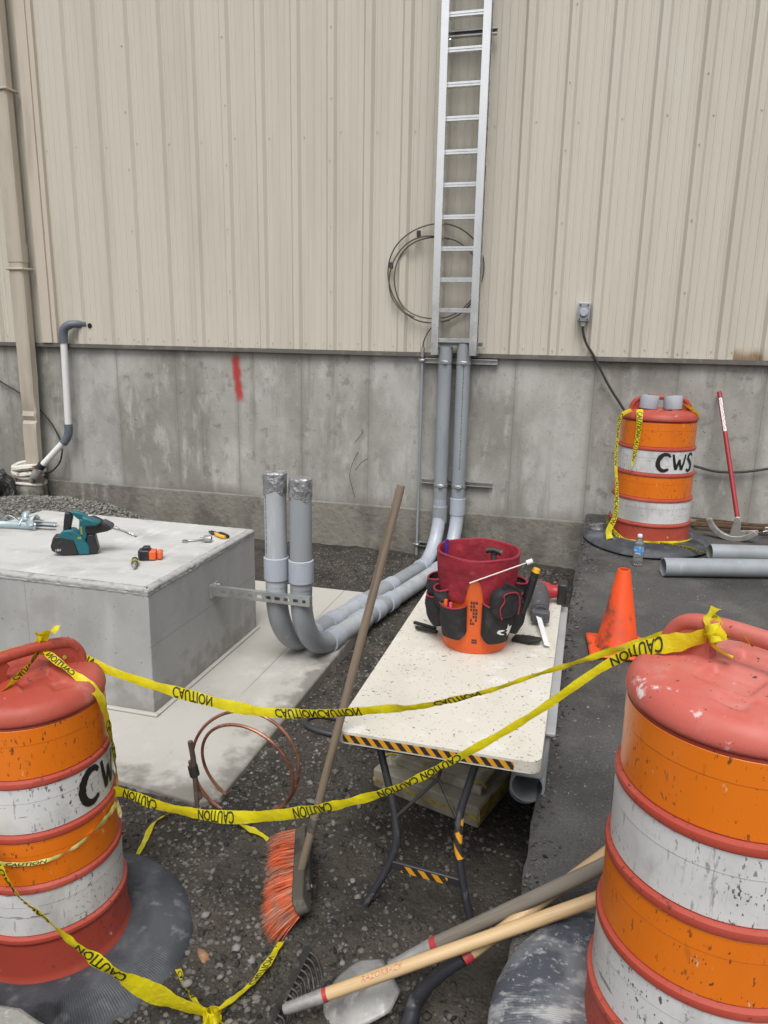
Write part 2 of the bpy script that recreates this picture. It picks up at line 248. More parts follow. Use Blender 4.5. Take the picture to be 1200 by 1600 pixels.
MT['broomwood'] = mat('dirty_broom_block', (.075, .066, .05), .8, layers=[((.14, .13, .11), 18, .52, .66, O1, 7), ((.035, .03, .025), 9, .55, .7, O1, 5), ((.5, .48, .45), 30, .71, .75, O1, 4)], bumps=[(60, .3, .004)])
MT['bristle'] = mat('orange_bristle', (.68, .14, .05), .55, island=.38, layers=[((.40, .24, .17), 14, .46, .66, O1, 5, 'noise', .75), ((.12, .08, .06), 30, .60, .70, O1, 4, 'noise', .5)])
MT['redband'] = mat('red_paint', (.42, .04, .04), .5, layers=[((.25, .03, .03), 30, .5, .7, O1, 4)])
MT['redink'] = mat('red_ink', (.46, .12, .07), .6, layers=[((.55, .36, .2), 120, .5, .6, O1, 3)])
MT['copper'] = mat('oxidised_copper', (.36, .16, .105), .42, .55, layers=[((.20, .085, .06), 18, .45, .65, O1, 5), ((.48, .25, .18), 40, .6, .7, O1, 4)])
MT['oldwire'] = mat('dirty_bare_wire', (.13, .095, .075), .65, .3, layers=[((.22, .18, .15), 30, .5, .66, O1, 5)])
MT['cone'] = mat('cone_plastic', (.80, .085, .012), .45, layers=[((.62, .07, .02), 5, .45, .7, O1, 5), ((.09, .05, .035), 9, .54, .66, (1, 1, .7), 9, 'noise', .85)], spec=.4)
MT['bucket'] = mat('orange_bucket', (.80, .13, .02), .38, layers=[((.70, .11, .02), 6, .5, .7, O1, 4)], spec=.45)
MT['redcloth'] = mat('red_canvas', (.30, .016, .030), .8, layers=[((.20, .012, .022), 9, .45, .68, O1, 6), ((.36, .03, .045), 30, .56, .7, O1, 5)], bumps=[(9, .6, .03), (300, .3, .001)])
MT['redtrim'] = mat('red_binding', (.27, .02, .04), .7)
MT['blackcloth'] = mat('black_canvas', (.016, .015, .017), .75, layers=[((.035, .033, .035), 14, .5, .68, O1, 6)], bumps=[(11, .7, .03), (300, .3, .001)])
MT['white'] = mat('white_print', (.75, .75, .75), .6)
MT['blackplastic'] = mat('black_plastic', (.022, .022, .025), .42, layers=[((.07, .07, .07), 30, .6, .7, O1, 6, 'noise', .6)])
MT['greyplastic'] = mat('dark_grey_rubber', (.075, .075, .082), .6, layers=[((.16, .16, .16), 30, .55, .7, O1, 6, 'noise', .7)], bumps=[(40, .4, .01)])
MT['teal'] = mat('teal_plastic', (.010, .125, .155), .4, layers=[((.02, .075, .09), 22, .55, .7, O1, 5), ((.12, .2, .2), 60, .66, .72, O1, 4, 'noise', .6)])
MT['redplastic'] = mat('red_plastic', (.42, .025, .03), .4, layers=[((.5, .25, .23), 35, .62, .7, O1, 6, 'noise', .6)])
MT['orangeplastic'] = mat('orange_plastic', (.78, .13, .03), .4)
MT['yellowplastic'] = mat('yellow_plastic', (.75, .42, .02), .4)
MT['olive'] = mat('olive_label', (.28, .29, .05), .5)
MT['purple'] = mat('purple_plastic', (.06, .03, .28), .35)
MT['green'] = mat('lime_plastic', (.22, .55, .06), .35)
MT['pink'] = mat('pink_plastic', (.85, .08, .20), .35)
MT['zinc'] = mat('zinc_strap', (.50, .60, .64), .35, .6)
MT['greybin'] = mat('grey_plastic_sheet', (.36, .365, .37), .5, layers=[((.28, .285, .29), 5, .45, .7, O1, 6), ((.45, .45, .44), 14, .6, .74, O1, 6)])
MT['board'] = mat('worn_painted_board', (.36, .335, .27), .8, layers=[((.23, .20, .14), 6, .45, .62, O1, 7), ((.47, .45, .39), 11, .54, .68, O1, 7), ((.24, .13, .04), 5, .64, .74, O1, 7, 'noise', .8)], bumps=[(40, .4, .006)])
MT['yellowpaint'] = mat('chipped_yellow_paint', (.50, .38, .06), .6, layers=[((.25, .21, .12), 25, .48, .6, O1, 7)], bumps=[(60, .3, .004)])
MT['outlet'] = mat('grey_outlet_box', (.42, .47, .54), .5)
MT['redhandle'] = mat('red_handle_paint', (.33, .025, .035), .42, layers=[((.24, .02, .03), 8, .45, .7, (1, 1, .4), 5), ((.5, .35, .33), 30, .69, .75, O1, 5)])
MT['cast'] = mat('cast_aluminium', (.42, .41, .39), .55, .5, layers=[((.28, .27, .25), 15, .48, .66, O1, 6)])
MT['stick'] = mat('brown_stake', (.14, .085, .05), .85, layers=[((.08, .05, .03), 20, .5, .66, O1, 5)])
MT['label'] = mat('blue_label', (.10, .30, .62), .4, layers=[((.7, .75, .8), 40, .55, .62, (1, 1, 2), 3)])
MT['water'] = mat('clear_plastic', (.88, .92, .93), .12, trans=.85, spec=.5)
MT['rootwire'] = mat('rusty_tie', (.06, .05, .04), .8)
def hazard(name, ax, ay, period):
    m = mat(name, (.03, .026, .022), .5)
    def fn(N, L, c, pos):
        sx = N.new('ShaderNodeSeparateXYZ'); L.new(pos, sx.inputs[0])
        v = math_node(N, L, 'ADD', math_node(N, L, 'MULTIPLY', sx.outputs[0], ax), math_node(N, L, 'MULTIPLY', sx.outputs[2], ay))
        fr = math_node(N, L, 'FRACT', math_node(N, L, 'ADD', math_node(N, L, 'DIVIDE', v, period), 50))
        nz = N.new('ShaderNodeTexNoise'); nz.inputs['Scale'].default_value = 60; nz.inputs['Detail'].default_value = 5; L.new(pos, nz.inputs['Vector'])
        fr2 = math_node(N, L, 'MULTIPLY_ADD', math_node(N, L, 'SUBTRACT', nz.outputs[0], .5), .12, fr)
        k = ramp_node(N, L, fr2, .49, .53)
        c = mix_node(N, L, k, c, (.68, .32, .02))
        wear = ramp_node(N, L, nz.outputs[0], .66, .7)
        return mix_node(N, L, math_node(N, L, 'MULTIPLY', wear, .7), c, (.30, .26, .2))
    extend_colour(m, fn); return m
MT['hazard'] = hazard('hazard_stripe', 1.0, .8, .036)
MT['hazard2'] = hazard('hazard_stripe_bar', 1.0, .8, .040)

# ------------------------------------------------------------------ mesh helpers
def mesh_obj(name, verts, faces, material, parent=None, smooth=True, angle=40, bevel=0, mats=None, fmat=None, segs=2):
    me = bpy.data.meshes.new(name); me.from_pydata([tuple(map(float, v)) for v in verts], [], faces); me.update()
    for mm in (mats or [material]): me.materials.append(MT[mm] if isinstance(mm, str) else mm)
    if fmat is not None: me.polygons.foreach_set('material_index', fmat)
    if smooth:
        me.polygons.foreach_set('use_smooth', [True] * len(me.polygons)); me.set_sharp_from_angle(angle=rad(angle))
    o = bpy.data.objects.new(name, me); col.objects.link(o)
    if bevel:
        b = o.modifiers.new('bevel', 'BEVEL'); b.width = bevel; b.segments = segs; b.limit_method = 'ANGLE'; b.angle_limit = rad(35)
    if parent: o.parent = parent
    return o
class MB:
    def __init__(s): s.v = []; s.f = []
    def add(s, v, f):
        k = len(s.v); s.v += [tuple(p) for p in v]; s.f += [tuple(i + k for i in q) for q in f]; return s
    def box(s, c, size, rot=None):
        x, y, z = (q / 2 for q in size)
        P = [Vector((a * x, b * y, d * z)) for d in (-1, 1) for b in (-1, 1) for a in (-1, 1)]
        R = rot if rot is not None else Matrix.Identity(3)
        P = [R @ p + Vector(c) for p in P]
        return s.add(P, [(0, 2, 3, 1), (4, 5, 7, 6), (0, 1, 5, 4), (2, 6, 7, 3), (0, 4, 6, 2), (1, 3, 7, 5)])
    def bar(s, a, b, w, h, up=(0, 0, 1)):
        a, b = Vector(a), Vector(b); d = (b - a); l = d.length; d.normalize()
        u = Vector(up); sd_ = d.cross(u)
        if sd_.length < 1e-4: sd_ = d.cross(Vector((1, 0, 0)))
        sd_.normalize(); u2 = sd_.cross(d)
        R = Matrix((d, sd_, u2)).transposed()
        return s.box((a + b) / 2, (l, w, h), R)
    def tube(s, pts, r, n=12, caps=True, closed=False):
        pts = [Vector(p) for p in pts]; m = len(pts)
        rr = r if hasattr(r, '__len__') else [r] * m
        prev = None; rings = []; k0 = len(s.v)
        for i in range(m):
            if closed: t = pts[(i + 1) % m] - pts[i - 1]
            else: t = pts[min(i + 1, m - 1)] - pts[max(i - 1, 0)]
            t.normalize()
            if prev is None:
                a = Vector((0, 0, 1)) if abs(t.z) < .9 else Vector((1, 0, 0))
                prev = (a - t * a.dot(t)).normalized()
            else: prev = (prev - t * prev.dot(t)).normalized()
            b = t.cross(prev)
            for j in range(n):
                an = 2 * PI * j / n; s.v.append(tuple(pts[i] + (prev * math.cos(an) + b * math.sin(an)) * rr[i]))
        q = m if closed else m - 1
        for i in range(q):
            i2 = (i + 1) % m
            for j in range(n):
                j2 = (j + 1) % n; s.f.append((k0 + i * n + j, k0 + i * n + j2, k0 + i2 * n + j2, k0 + i2 * n + j))
        if caps and not closed:
            s.f.append(tuple(k0 + j for j in range(n))[::-1]); s.f.append(tuple(k0 + (m - 1) * n + j for j in range(n)))
        return s
    def lathe(s, prof, n=48, c=(0, 0, 0), fn=None, a0=0, a1=2 * PI):
        """prof: (r, z) list; fn(r, z, a) may move a point"""
        full = abs(a1 - a0 - 2 * PI) < 1e-6; k0 = len(s.v); cnt = n if full else n + 1
        for (r, z) in prof:
            for j in range(cnt):
                a = a0 + (a1 - a0) * j / n
                rr, zz = fn(r, z, a) if fn else (r, z)
                s.v.append((c[0] + rr * math.cos(a), c[1] + rr * math.sin(a), c[2] + zz))
        for i in range(len(prof) - 1):
            for j in range(n):
                j2 = (j + 1) % cnt; s.f.append((k0 + i * cnt + j, k0 + i * cnt + j2, k0 + (i + 1) * cnt + j2, k0 + (i + 1) * cnt + j))
        return s
    def prism(s, poly, org, ux, uy, depth):
        """polygon in the (ux, uy) plane, extruded by the vector depth, centred on org"""
        org, ux, uy, dp = Vector(org), Vector(ux), Vector(uy), Vector(depth)
        n = len(poly); A = [org + ux * p[0] + uy * p[1] - dp / 2 for p in poly]; B = [p + dp for p in A]
        k = len(s.v); s.v += [tuple(p) for p in A + B]
        s.f.append(tuple(k + i for i in range(n))[::-1]); s.f.append(tuple(k + n + i for i in range(n)))
        for i in range(n):
            j = (i + 1) % n; s.f.append((k + i, k + j, k + n + j, k + n + i))
        return s
    def build(s, name, material, parent=None, **k): return mesh_obj(name, s.v, s.f, material, parent, **k)
def empty(name, loc=(0, 0, 0)):
    o = bpy.data.objects.new(name, None); o.location = loc; o.empty_display_size = .05; col.objects.link(o); return o
def tag(o, label, cat, group=None, kind=None):
    if label: o['label'] = label
    if cat: o['category'] = cat
    if group: o['group'] = group
    if kind: o['kind'] = kind
    return o
def thing(name, label, cat, loc=(0, 0, 0), group=None): return tag(empty(name, loc), label, cat, group)
def keep(o, parent):
    """parent o (built in world coordinates) to an Empty that stands somewhere"""
    o.parent = parent; o.matrix_parent_inverse = Matrix.Translation(-Vector(parent.location)); return o
def spline(pts, n=8):
    P = [Vector(p) for p in pts]; out = []
    for i in range(len(P) - 1):
        a = P[max(i - 1, 0)]; b = P[i]; c = P[i + 1]; d = P[min(i + 2, len(P) - 1)]
        for k in range(n):
            t = k / n; out.append(.5 * ((2 * b) + (c - a) * t + (2 * a - 5 * b + 4 * c - d) * t * t + (3 * b - a - 3 * c + d) * t ** 3))
    out.append(P[-1]); return out
_txt = {}
def text2d(body, shear=0.0):
    """flat outline of a word, unit letter height, x from 0"""
    if (body, shear) in _txt: return _txt[(body, shear)]
    cu = bpy.data.curves.new('txt', 'FONT'); cu.body = body; cu.size = 1.0; cu.resolution_u = 3; cu.shear = shear
    ob = bpy.data.objects.new('txt', cu); col.objects.link(ob)
    bpy.context.view_layer.update()
    dg = bpy.context.evaluated_depsgraph_get(); me = bpy.data.meshes.new_from_object(ob.evaluated_get(dg))
    bm = bmesh.new(); bm.from_mesh(me); bmesh.ops.triangulate(bm, faces=bm.faces[:])
    if body == 'CAUTION':
        bmesh.ops.subdivide_edges(bm, edges=bm.edges[:], cuts=2, use_grid_fill=True); bmesh.ops.triangulate(bm, faces=bm.faces[:])
    V = [(v.co.x, v.co.y) for v in bm.verts]; bm.verts.index_update(); F = [tuple(v.index for v in f.verts) for f in bm.faces]
    bm.free(); bpy.data.objects.remove(ob); bpy.data.meshes.remove(me)
    x0 = min(v[0] for v in V); y0 = min(v[1] for v in V); h = max(v[1] for v in V) - y0
    V = [((v[0] - x0) / h, (v[1] - y0) / h) for v in V]
    if body == 'CAUTION':       # heavy face: overprint with small shifts
        n0 = len(V); V0 = V[:]; F0 = F[:]
        for dx, dy in ((.07, 0), (.035, .02), (.035, -.02)):
            k = len(V); V = V + [(x + dx, y + dy) for x, y in V0]; F = F + [tuple(i + k for i in f) for f in F0]
    _txt[(body, shear)] = (V, F, max(v[0] for v in V)); return _txt[(body, shear)]
def hnoise(x, y, seed=0):
    """smooth value noise on arrays"""
    xi = np.floor(x).astype(int); yi = np.floor(y).astype(int); fx = x - xi; fy = y - yi
    def h(a, b):
        k = (a * 374761393 + b * 668265263 + seed * 1274126177) & 0x7fffffff
        k = ((k ^ (k >> 13)) * 1103515245) & 0x7fffffff
        return (k ^ (k >> 16)) % 10007 / 10007.0
    u = fx * fx * (3 - 2 * fx); v = fy * fy * (3 - 2 * fy)
    return (h(xi, yi) * (1 - u) + h(xi + 1, yi) * u) * (1 - v) + (h(xi, yi + 1) * (1 - u) + h(xi + 1, yi + 1) * u) * v
def fbm(x, y, seed=0, o=4):
    s = 0; a = .5
    for i in range(o): s = s + a * (hnoise(x, y, seed + i) - .5); x = x * 2.03 + 7.1; y = y * 2.03 + 3.7; a *= .5
    return s

# ------------------------------------------------------------------ ground
WALL = 6.09
def zsoil(x, y):
    x = np.asarray(x, float); y = np.asarray(y, float)
    b = -.338 - .105 * np.clip((y - 2.6) / 3.0, 0, 1)
    b = b - .03 * np.exp(-((x + .22) / .22) ** 2) * (y < 3.2)
    return b + .07 * fbm(x * 2.2, y * 2.2, 3) + .026 * fbm(x * 11, y * 11, 9, 3) + .020 * np.abs(fbm(x * 34, y * 34, 15, 2))
def grid(x0, x1, nx, y0, y1, ny, zf):
    X, Y = np.meshgrid(np.linspace(x0, x1, nx), np.linspace(y0, y1, ny)); Z = zf(X, Y)
    V = np.stack([X, Y, Z], -1).reshape(-1, 3)
    F = [(j * nx + i, j * nx + i + 1, (j + 1) * nx + i + 1, (j + 1) * nx + i) for j in range(ny - 1) for i in range(nx - 1)]
    return V, F
V, F = grid(-3.4, .3, 310, .55, 6.3, 460, zsoil)
o = mesh_obj('excavated_soil', V, F, 'soil'); o['kind'] = 'structure'
mb = MB(); ZS = -.46
for (x0, x1, y0, y1) in ((-60, -3.38, -60, 6.3), (-3.38, .3, -60, .57), (-60, 60, 6.28, 60), (.28, 60, -60, 6.3)):
    mb.add([(x0, y0, ZS), (x1, y0, ZS), (x1, y1, ZS), (x0, y1, ZS)], [(0, 1, 2, 3)])
o = mb.build('ground', 'soil'); o['kind'] = 'structure'
def zasph(y): return -.105 + .0222 * y
def xedge(y): return -.085 + .028 * (y - 1.63)
ys = np.concatenate([np.linspace(-30, .2, 12), np.linspace(.3, 6.085, 160)])
e = np.array([xedge(y) if y > 0 else -.13 for y in ys]) + .016 * fbm(ys * 4, ys * 0 + 3, 5) + .012 * fbm(ys * 30, ys * 0 + 1, 6)
xs = np.concatenate([[0, .012, .03], np.linspace(.08, 1.7, 60), [4, 12, 40]]); nx = len(xs)
V = []
for j, y in enumerate(ys):
    for i, q in enumerate(xs):
        x = e[j] + q; z = zasph(y) + .006 * float(fbm(np.array(x * 3.), np.array(y * 3.), 21)) + .003 * float(fbm(np.array(x * 22.), np.array(y * 22.), 22))
        V.append((x, y, z - (.012 if i == 0 else .003 if i == 1 else 0)))
F = [(j * nx + i, j * nx + i + 1, (j + 1) * nx + i + 1, (j + 1) * nx + i) for j in range(len(ys) - 1) for i in range(nx - 1)]
k = len(V)
for j, y in enumerate(ys): V.append((e[j] + .02 * math.sin(j * 1.7) * .6, y, -.62))
F += [(k + j, j * nx, (j + 1) * nx, k + j + 1)[::-1] for j in range(len(ys) - 1)]
o = mesh_obj('asphalt', V, F, 'asphalt', angle=50); o['kind'] = 'structure'
# broken slab edge in the corner by the left-hand drum
prof = [(-2.6, 1.16), (-1.75, 1.13), (-1.45, 1.10), (-1.3, 1.105), (-1.2, 1.09), (-1.12, 1.10), (-1.06, 1.085), (-1.0, 1.075), (-.965, 1.04), (-.95, .98), (-.97, .9), (-.93, .7), (-.95, .2), (-2.6, .2)]
mb = MB().prism(prof, (0, 0, -.26), (1, 0, 0), (0, 1, 0), (0, 0, .40))
o = mb.build('broken_concrete_slab', 'slab', bevel=.012); tag(o, 'broken grey concrete slab edge in front of the left-hand striped drum', 'slab')

# loose stone on the soil
ico = bmesh.new(); bmesh.ops.create_icosphere(ico, subdivisions=1, radius=1); IV = np.array([v.co for v in ico.verts]); IF = np.array([[v.index for v in f.verts] for f in ico.faces]); ico.free()
def stones(name, P, R, material, parent=None, flat=.65):
    n = len(P); ang = rng.uniform(0, 2 * PI, n)
    sc = rng.uniform(.65, 1.3, (n, 1, 3)); sc[..., 2] *= flat
    B = IV[None] * (1 + rng.uniform(-.42, .42, (n, len(IV), 1))) * sc * R[:, None, None]
    c, s_ = np.cos(ang)[:, None], np.sin(ang)[:, None]
    X = B[..., 0] * c - B[..., 1] * s_; Y = B[..., 0] * s_ + B[..., 1] * c
    B = np.stack([X, Y, B[..., 2]], -1) + P[:, None, :]
    V = B.reshape(-1, 3); F = (IF[None] + (np.arange(n) * len(IV))[:, None, None]).reshape(-1, 3)
    me = bpy.data.meshes.new(name); me.vertices.add(len(V)); me.vertices.foreach_set('co', V.ravel())
    me.loops.add(F.size); me.loops.foreach_set('vertex_index', F.ravel()); me.polygons.add(len(F))
    me.polygons.foreach_set('loop_start', np.arange(len(F)) * 3); me.update(calc_edges=True); me.validate()
    me.materials.append(MT[material]); o = bpy.data.objects.new(name, me); col.objects.link(o)
    if parent: o.parent = parent
    return o
def on_soil(n, x0, x1, y0, y1, r0, r1, p=2.2, mask=None):
    x = rng.uniform(x0, x1, n); y = y0 + (y1 - y0) * rng.uniform(0, 1, n) ** 1.5
    R = r0 + (r1 - r0) * rng.uniform(0, 1, n) ** p
    ok = x < xedge(y) - .02
    ok &= ~((x < -1.25) & (y > 2.26) & (y < 4.6))
    if mask is not None: ok &= mask(x, y)
    x, y, R = x[ok], y[ok], R[ok]
    return np.stack([x, y, zsoil(x, y) + R * .02], -1), R
P1, R1 = on_soil(46000, -2.2, 0, 1.1, 6.0, .0025, .0120, 2.0, lambda x, y: rng.uniform(0, 1, len(x)) < .35 + .65 / (1 + np.exp((x + .72) / .06)) + .6 * (y > 3.2) + 2.2 * fbm(x * 3, y * 3, 55))
o = stones('soil_gravel', P1, R1, 'pebble'); tag(o, 'dark crushed stone strewn over the wet dug-out soil', 'gravel', kind='stuff')
m = lambda x, y: fbm(x * 2.5, y * 2.5, 40) + .22 * np.exp(-((x + 1.0) / .3) ** 2) * (y > 2.3) > .10
P2, R2 = on_soil(2100, -1.5, -.3, 1.3, 5.6, .0022, .011, 2.6, m)
o = stones('pale_gravel', P2, R2, 'palestone'); tag(o, 'small pale gravel chips scattered along the pad edge', 'gravel', kind='stuff')
sp = [(-1.0, 1.70, .017), (-.86, 1.52, .013), (-.93, 1.47, .016), (-.80, 1.60, .012), (-.77, 1.40, .011), (-.86, 1.62, .018), (-.9, 2.33, .018), (-.95, 2.45, .014), (-.62, 1.98, .015), (-.78, 2.24, .016), (-1.0, 2.28, .013), (-.55, 1.66, .012), (-.72, 2.36, .013), (-1.02, 1.52, .011)]
for i, (x, y, r) in enumerate(sp):
    o = stones('loose_stone', np.array([[0, 0, 0]]), np.array([r]), 'palestone'); o.location = (x, y, float(zsoil(x, y)) + r * .4)
    tag(o, 'pale grey angular stone lying loose on the dark soil', 'stone', 'pale loose stones on the soil')
n = 900; x = .02 + 1.3 * rng.uniform(0, 1, n) ** 1.3; y = 2.2 + 3.2 * rng.uniform(0, 1, n); k = fbm(x * 2.2, y * 2.2, 88) > .02; x, y = x[k], y[k]
o = stones('asphalt_grit', np.stack([x, y, zasph(y) + .001], -1), .0015 + .005 * rng.uniform(0, 1, len(x)) ** 3, 'palestone'); tag(o, 'pale grit scattered over the asphalt around the cone', 'grit', kind='stuff')
n = 700; y = rng.uniform(1.2, 6.0, n); x = xedge(y) + .01 + np.abs(rng.normal(0, .035, n))
o = stones('edge_crumbs', np.stack([x, y, zasph(y) + .002], -1), .002 + .008 * rng.uniform(0, 1, n) ** 2.5, 'pebble'); tag(o, 'dark crumbs of soil along the cut asphalt edge', 'gravel', kind='stuff')
o = stones('orange_stone', np.array([[0, 0, 0]]), np.array([.024]), 'redstone', flat=.55); o.location = (-.945, 1.575, -.322)
tag(o, 'orange-brown stone on the soil beside the left rubber ring', 'stone')

# ------------------------------------------------------------------ building
bld = thing('metal_clad_building', 'beige ribbed metal-clad building wall standing on a stained concrete foundation', 'building', (-1.5, WALL, 0))
def bpart(o): return keep(o, bld)
Z0, ZT = 1.275, 5.6
bpart(MB().box((-2.0, WALL + .15, .35), (22, .30, 1.90)).build('foundation_wall', 'found'))
bpart(MB().prism([(0, -.75), (0, -.052), (.008, -.044), (.06, -.044), (.06, -.75)], (-5.0, WALL - .012, 0), (0, 1, 0), (0, 0, 1), (10.09, 0, 0)).build('footing', 'footing', bevel=.006))
bpart(MB().box((-2.0, WALL - .022, Z0 - .012), (22, .05, .026)).box((-2.0, WALL - .045, Z0 - .024), (22, .006, .018)).build('base_flashing', 'flash'))
# one panel: three high ribs 0.305 m apart, two low stiffeners in each pan
def panel_profile():
    p = []
    for k in range(3):
        x = k * .305
        p += [(x - .062, 0), (x - .060, .003), (x - .046, .003), (x - .024, .034), (x - .006, .034), (x - .003, .0325), (x + .003, .0325), (x + .006, .034), (x + .024, .034), (x + .046, .003), (x + .060, .003), (x + .062, 0)]
        for q in (.094, .1525, .211): p += [(x + q - .009, 0), (x + q - .005, .0042), (x + q + .005, .0042), (x + q + .009, 0)]
    p.append((3 * .305 - .062, 0)); return p
pp = panel_profile(); n = len(pp); V = []
for z in (Z0, ZT): V += [(x, -d, z) for x, d in pp]
F = [(i, i + 1, n + i + 1, n + i) for i in range(n - 1)]
pm = mesh_obj('siding_panel', V, F, 'siding', smooth=False)
xr0 = -3.057 - .915 * 5
panels = [pm]
for k in range(1, 11):
    c = pm.copy(); col.objects.link(c); panels.append(c)
for k, c in enumerate(panels):
    c.location = (xr0 + .915 * k, WALL - .006 - .0006 * (k % 2), 0); bpart(c)
# lap edge trim on each panel and screws
mb = MB()
for k in range(33):
    x = xr0 + .305 * k
    for dx in (-.068, .068): mb.lathe([(.0075, 0), (.0075, .004), (.004, .007), (0, .007)], 6, (0, 0, 0)); 
mb = MB()
def screw(x, z, off): mb.add([(x + .0052 * math.cos(a), WALL - off - d, z + .0052 * math.sin(a)) for d in (0, .005) for a in [PI / 3 * i for i in range(6)]], [tuple(range(6, 12))[::-1]] + [(i, (i + 1) % 6, 6 + (i + 1) % 6, 6 + i) for i in range(6)])
for k in range(33):
    x = xr0 + .305 * k
    for dx in (-.072, .072): screw(x + dx, Z0 + .05 + random.uniform(-.008, .008), .007)
    for z in (2.95, 4.9): screw(x + .072, z + random.uniform(-.012, .012), .007)
    if k % 3 == 0:
        for z in (1.31, 1.75, 2.25, 2.75, 3.2, 3.7): screw(x + random.uniform(-.008, .008), z, .041)
sc = mb.build('screw_heads', 'screw', smooth=False); sc['kind'] = 'stuff'; bpart(sc)
bpart(MB().box((-4.94, WALL - .03, (Z0 + ZT) / 2), (.11, .06, ZT - Z0 - .004)).box((-4.86, WALL - .024, (Z0 + ZT) / 2), (.05, .044, ZT - Z0 - .006)).build('corner_trim', 'trim', bevel=.004))  # tan strip added for the brownish band right of the downspout
# rust bloom at the foot of the panel on the right
def rust(N, L, c, pos):
    sx = N.new('ShaderNodeSeparateXYZ'); L.new(pos, sx.inputs[0]); x, z = sx.outputs[0], sx.outputs[2]
    nz = N.new('ShaderNodeTexNoise'); nz.inputs['Scale'].default_value = 9; nz.inputs['Detail'].default_value = 6; L.new(pos, nz.inputs['Vector'])
    dn = math_node(N, L, 'SUBTRACT', nz.outputs[0], .5)
    a = math_node(N, L, 'SUBTRACT', 1.0, ramp_node(N, L, math_node(N, L, 'MULTIPLY_ADD', dn, .10, z), 1.27, 1.38))
    b = ramp_node(N, L, x, .985, 1.0); d = math_node(N, L, 'SUBTRACT', 1.0, ramp_node(N, L, math_node(N, L, 'MULTIPLY_ADD', dn, .2, x), 1.12, 1.32))
    return mix_node(N, L, math_node(N, L, 'MULTIPLY', math_node(N, L, 'MULTIPLY', a, b), math_node(N, L, 'MULTIPLY', d, .9)), c, (.23, .12, .045))
extend_colour(MT['siding'], rust)

# ------------------------------------------------------------------ plinth, pad
pl = thing('concrete_plinth', 'large new grey concrete plinth with tools lying on its top', 'plinth', (-2.53, 3.25, -.3))
x0, x1, y0, y1 = -3.25, -1.81, 2.71, 3.80
keep(MB().box(((x0 + x1) / 2, (y0 + y1) / 2, -.012), (x1 - x0, y1 - y0, .578)).build('body', 'block', bevel=.004), pl)
# rough trowelled lip
V = []; F = []; nn = 90; ring = []
per = [(x0, y0), (x1, y0), (x1, y1), (x0, y1)]
pts = []
for a, b in zip(per, per[1:] + per[:1]):
    for k in range(nn): t = k / nn; pts.append((a[0] + (b[0] - a[0]) * t, a[1] + (b[1] - a[1]) * t))
cx, cy = (x0 + x1) / 2, (y0 + y1) / 2
lev = [(.0015, .276), (.004, .281), (.001, .287), (.004, .293), (.001, .301), (-.006, .3070), (-.028, .3085)]
for li, (off, z) in enumerate(lev):
    for i, (px, py) in enumerate(pts):
        nxv = max(-1, min(1, (px - cx) / ((x1 - x0) / 2))); nyv = max(-1, min(1, (py - cy) / ((y1 - y0) / 2)))
        dx = math.copysign(1, nxv) if abs(nxv) > .999 else 0; dy = math.copysign(1, nyv) if abs(nyv) > .999 else 0
        j = random.uniform(-.002, .002)
        V.append((px + dx * (off + j) - (.0 if dx else 0), py + dy * (off + j), z + random.uniform(-.0012, .0012)))
M_ = len(pts)
for li in range(len(lev) - 1):
    for i in range(M_): F.append((li * M_ + i, li * M_ + (i + 1) % M_, (li + 1) * M_ + (i + 1) % M_, (li + 1) * M_ + i))
keep(mesh_obj('rough_lip', V, F, 'blocklip', angle=60), pl)
V, F = grid(x0 + .026, x1 - .026, 60, y0 + .026, y1 - .026, 50, lambda x, y: .3085 + .003 * fbm(x * 5, y * 5, 61) + .0015)
keep(mesh_obj('trowelled_top', V, F, 'blocktop'), pl)
keep(MB().box((cx, y0 - .012, -.293), (x1 - x0 + .05, .024, .014)).box((x1 + .012, cy, -.294), (.024, y1 - y0 + .0, .012)).build('mortar_fillet', 'pad', bevel=.005), pl)
pd = MB().prism([(-4.2, 2.20), (-1.72, 2.235), (-1.30, 2.185), (-1.235, 2.24), (-1.225, 4.6), (-4.2, 4.6)], (0, 0, -.40), (1, 0, 0), (0, 1, 0), (0, 0, .20)).build('concrete_pad', 'pad', bevel=.01)
tag(pd, 'pale concrete pad set in the soil beneath the plinth', 'pad')
# gravel heap
def zm(x, y): return -.50 + .45 * np.exp(-((np.clip(x + 4.2, 0, 9) / .75) ** 2)) * np.exp(-(((y - 5.35) / .62) ** 2)) * (1 - .14 * np.clip(-4.6 - x, 0, 3)) + .05 * fbm(x * 5, y * 5, 71)
V, F = grid(-7.5, -2.6, 150, 3.9, 6.09, 80, zm)
mo = thing('gravel_heap', 'low heap of dark grey gravel behind the plinth against the wall', 'gravel', (-4.3, 5.3, -.45)); mo['kind'] = 'stuff'
a = mesh_obj('heap', V, F, 'mound'); keep(a, mo)
n = 9000; x = rng.uniform(-6.2, -2.8, n); y = rng.uniform(4.4, 6.05, n); r = rng.uniform(.007, .019, n)
a = stones('gravel_stones', np.stack([x, y, zm(x, y) + .004], -1), r, 'moundstone'); a['kind'] = 'stuff'; keep(a, mo)

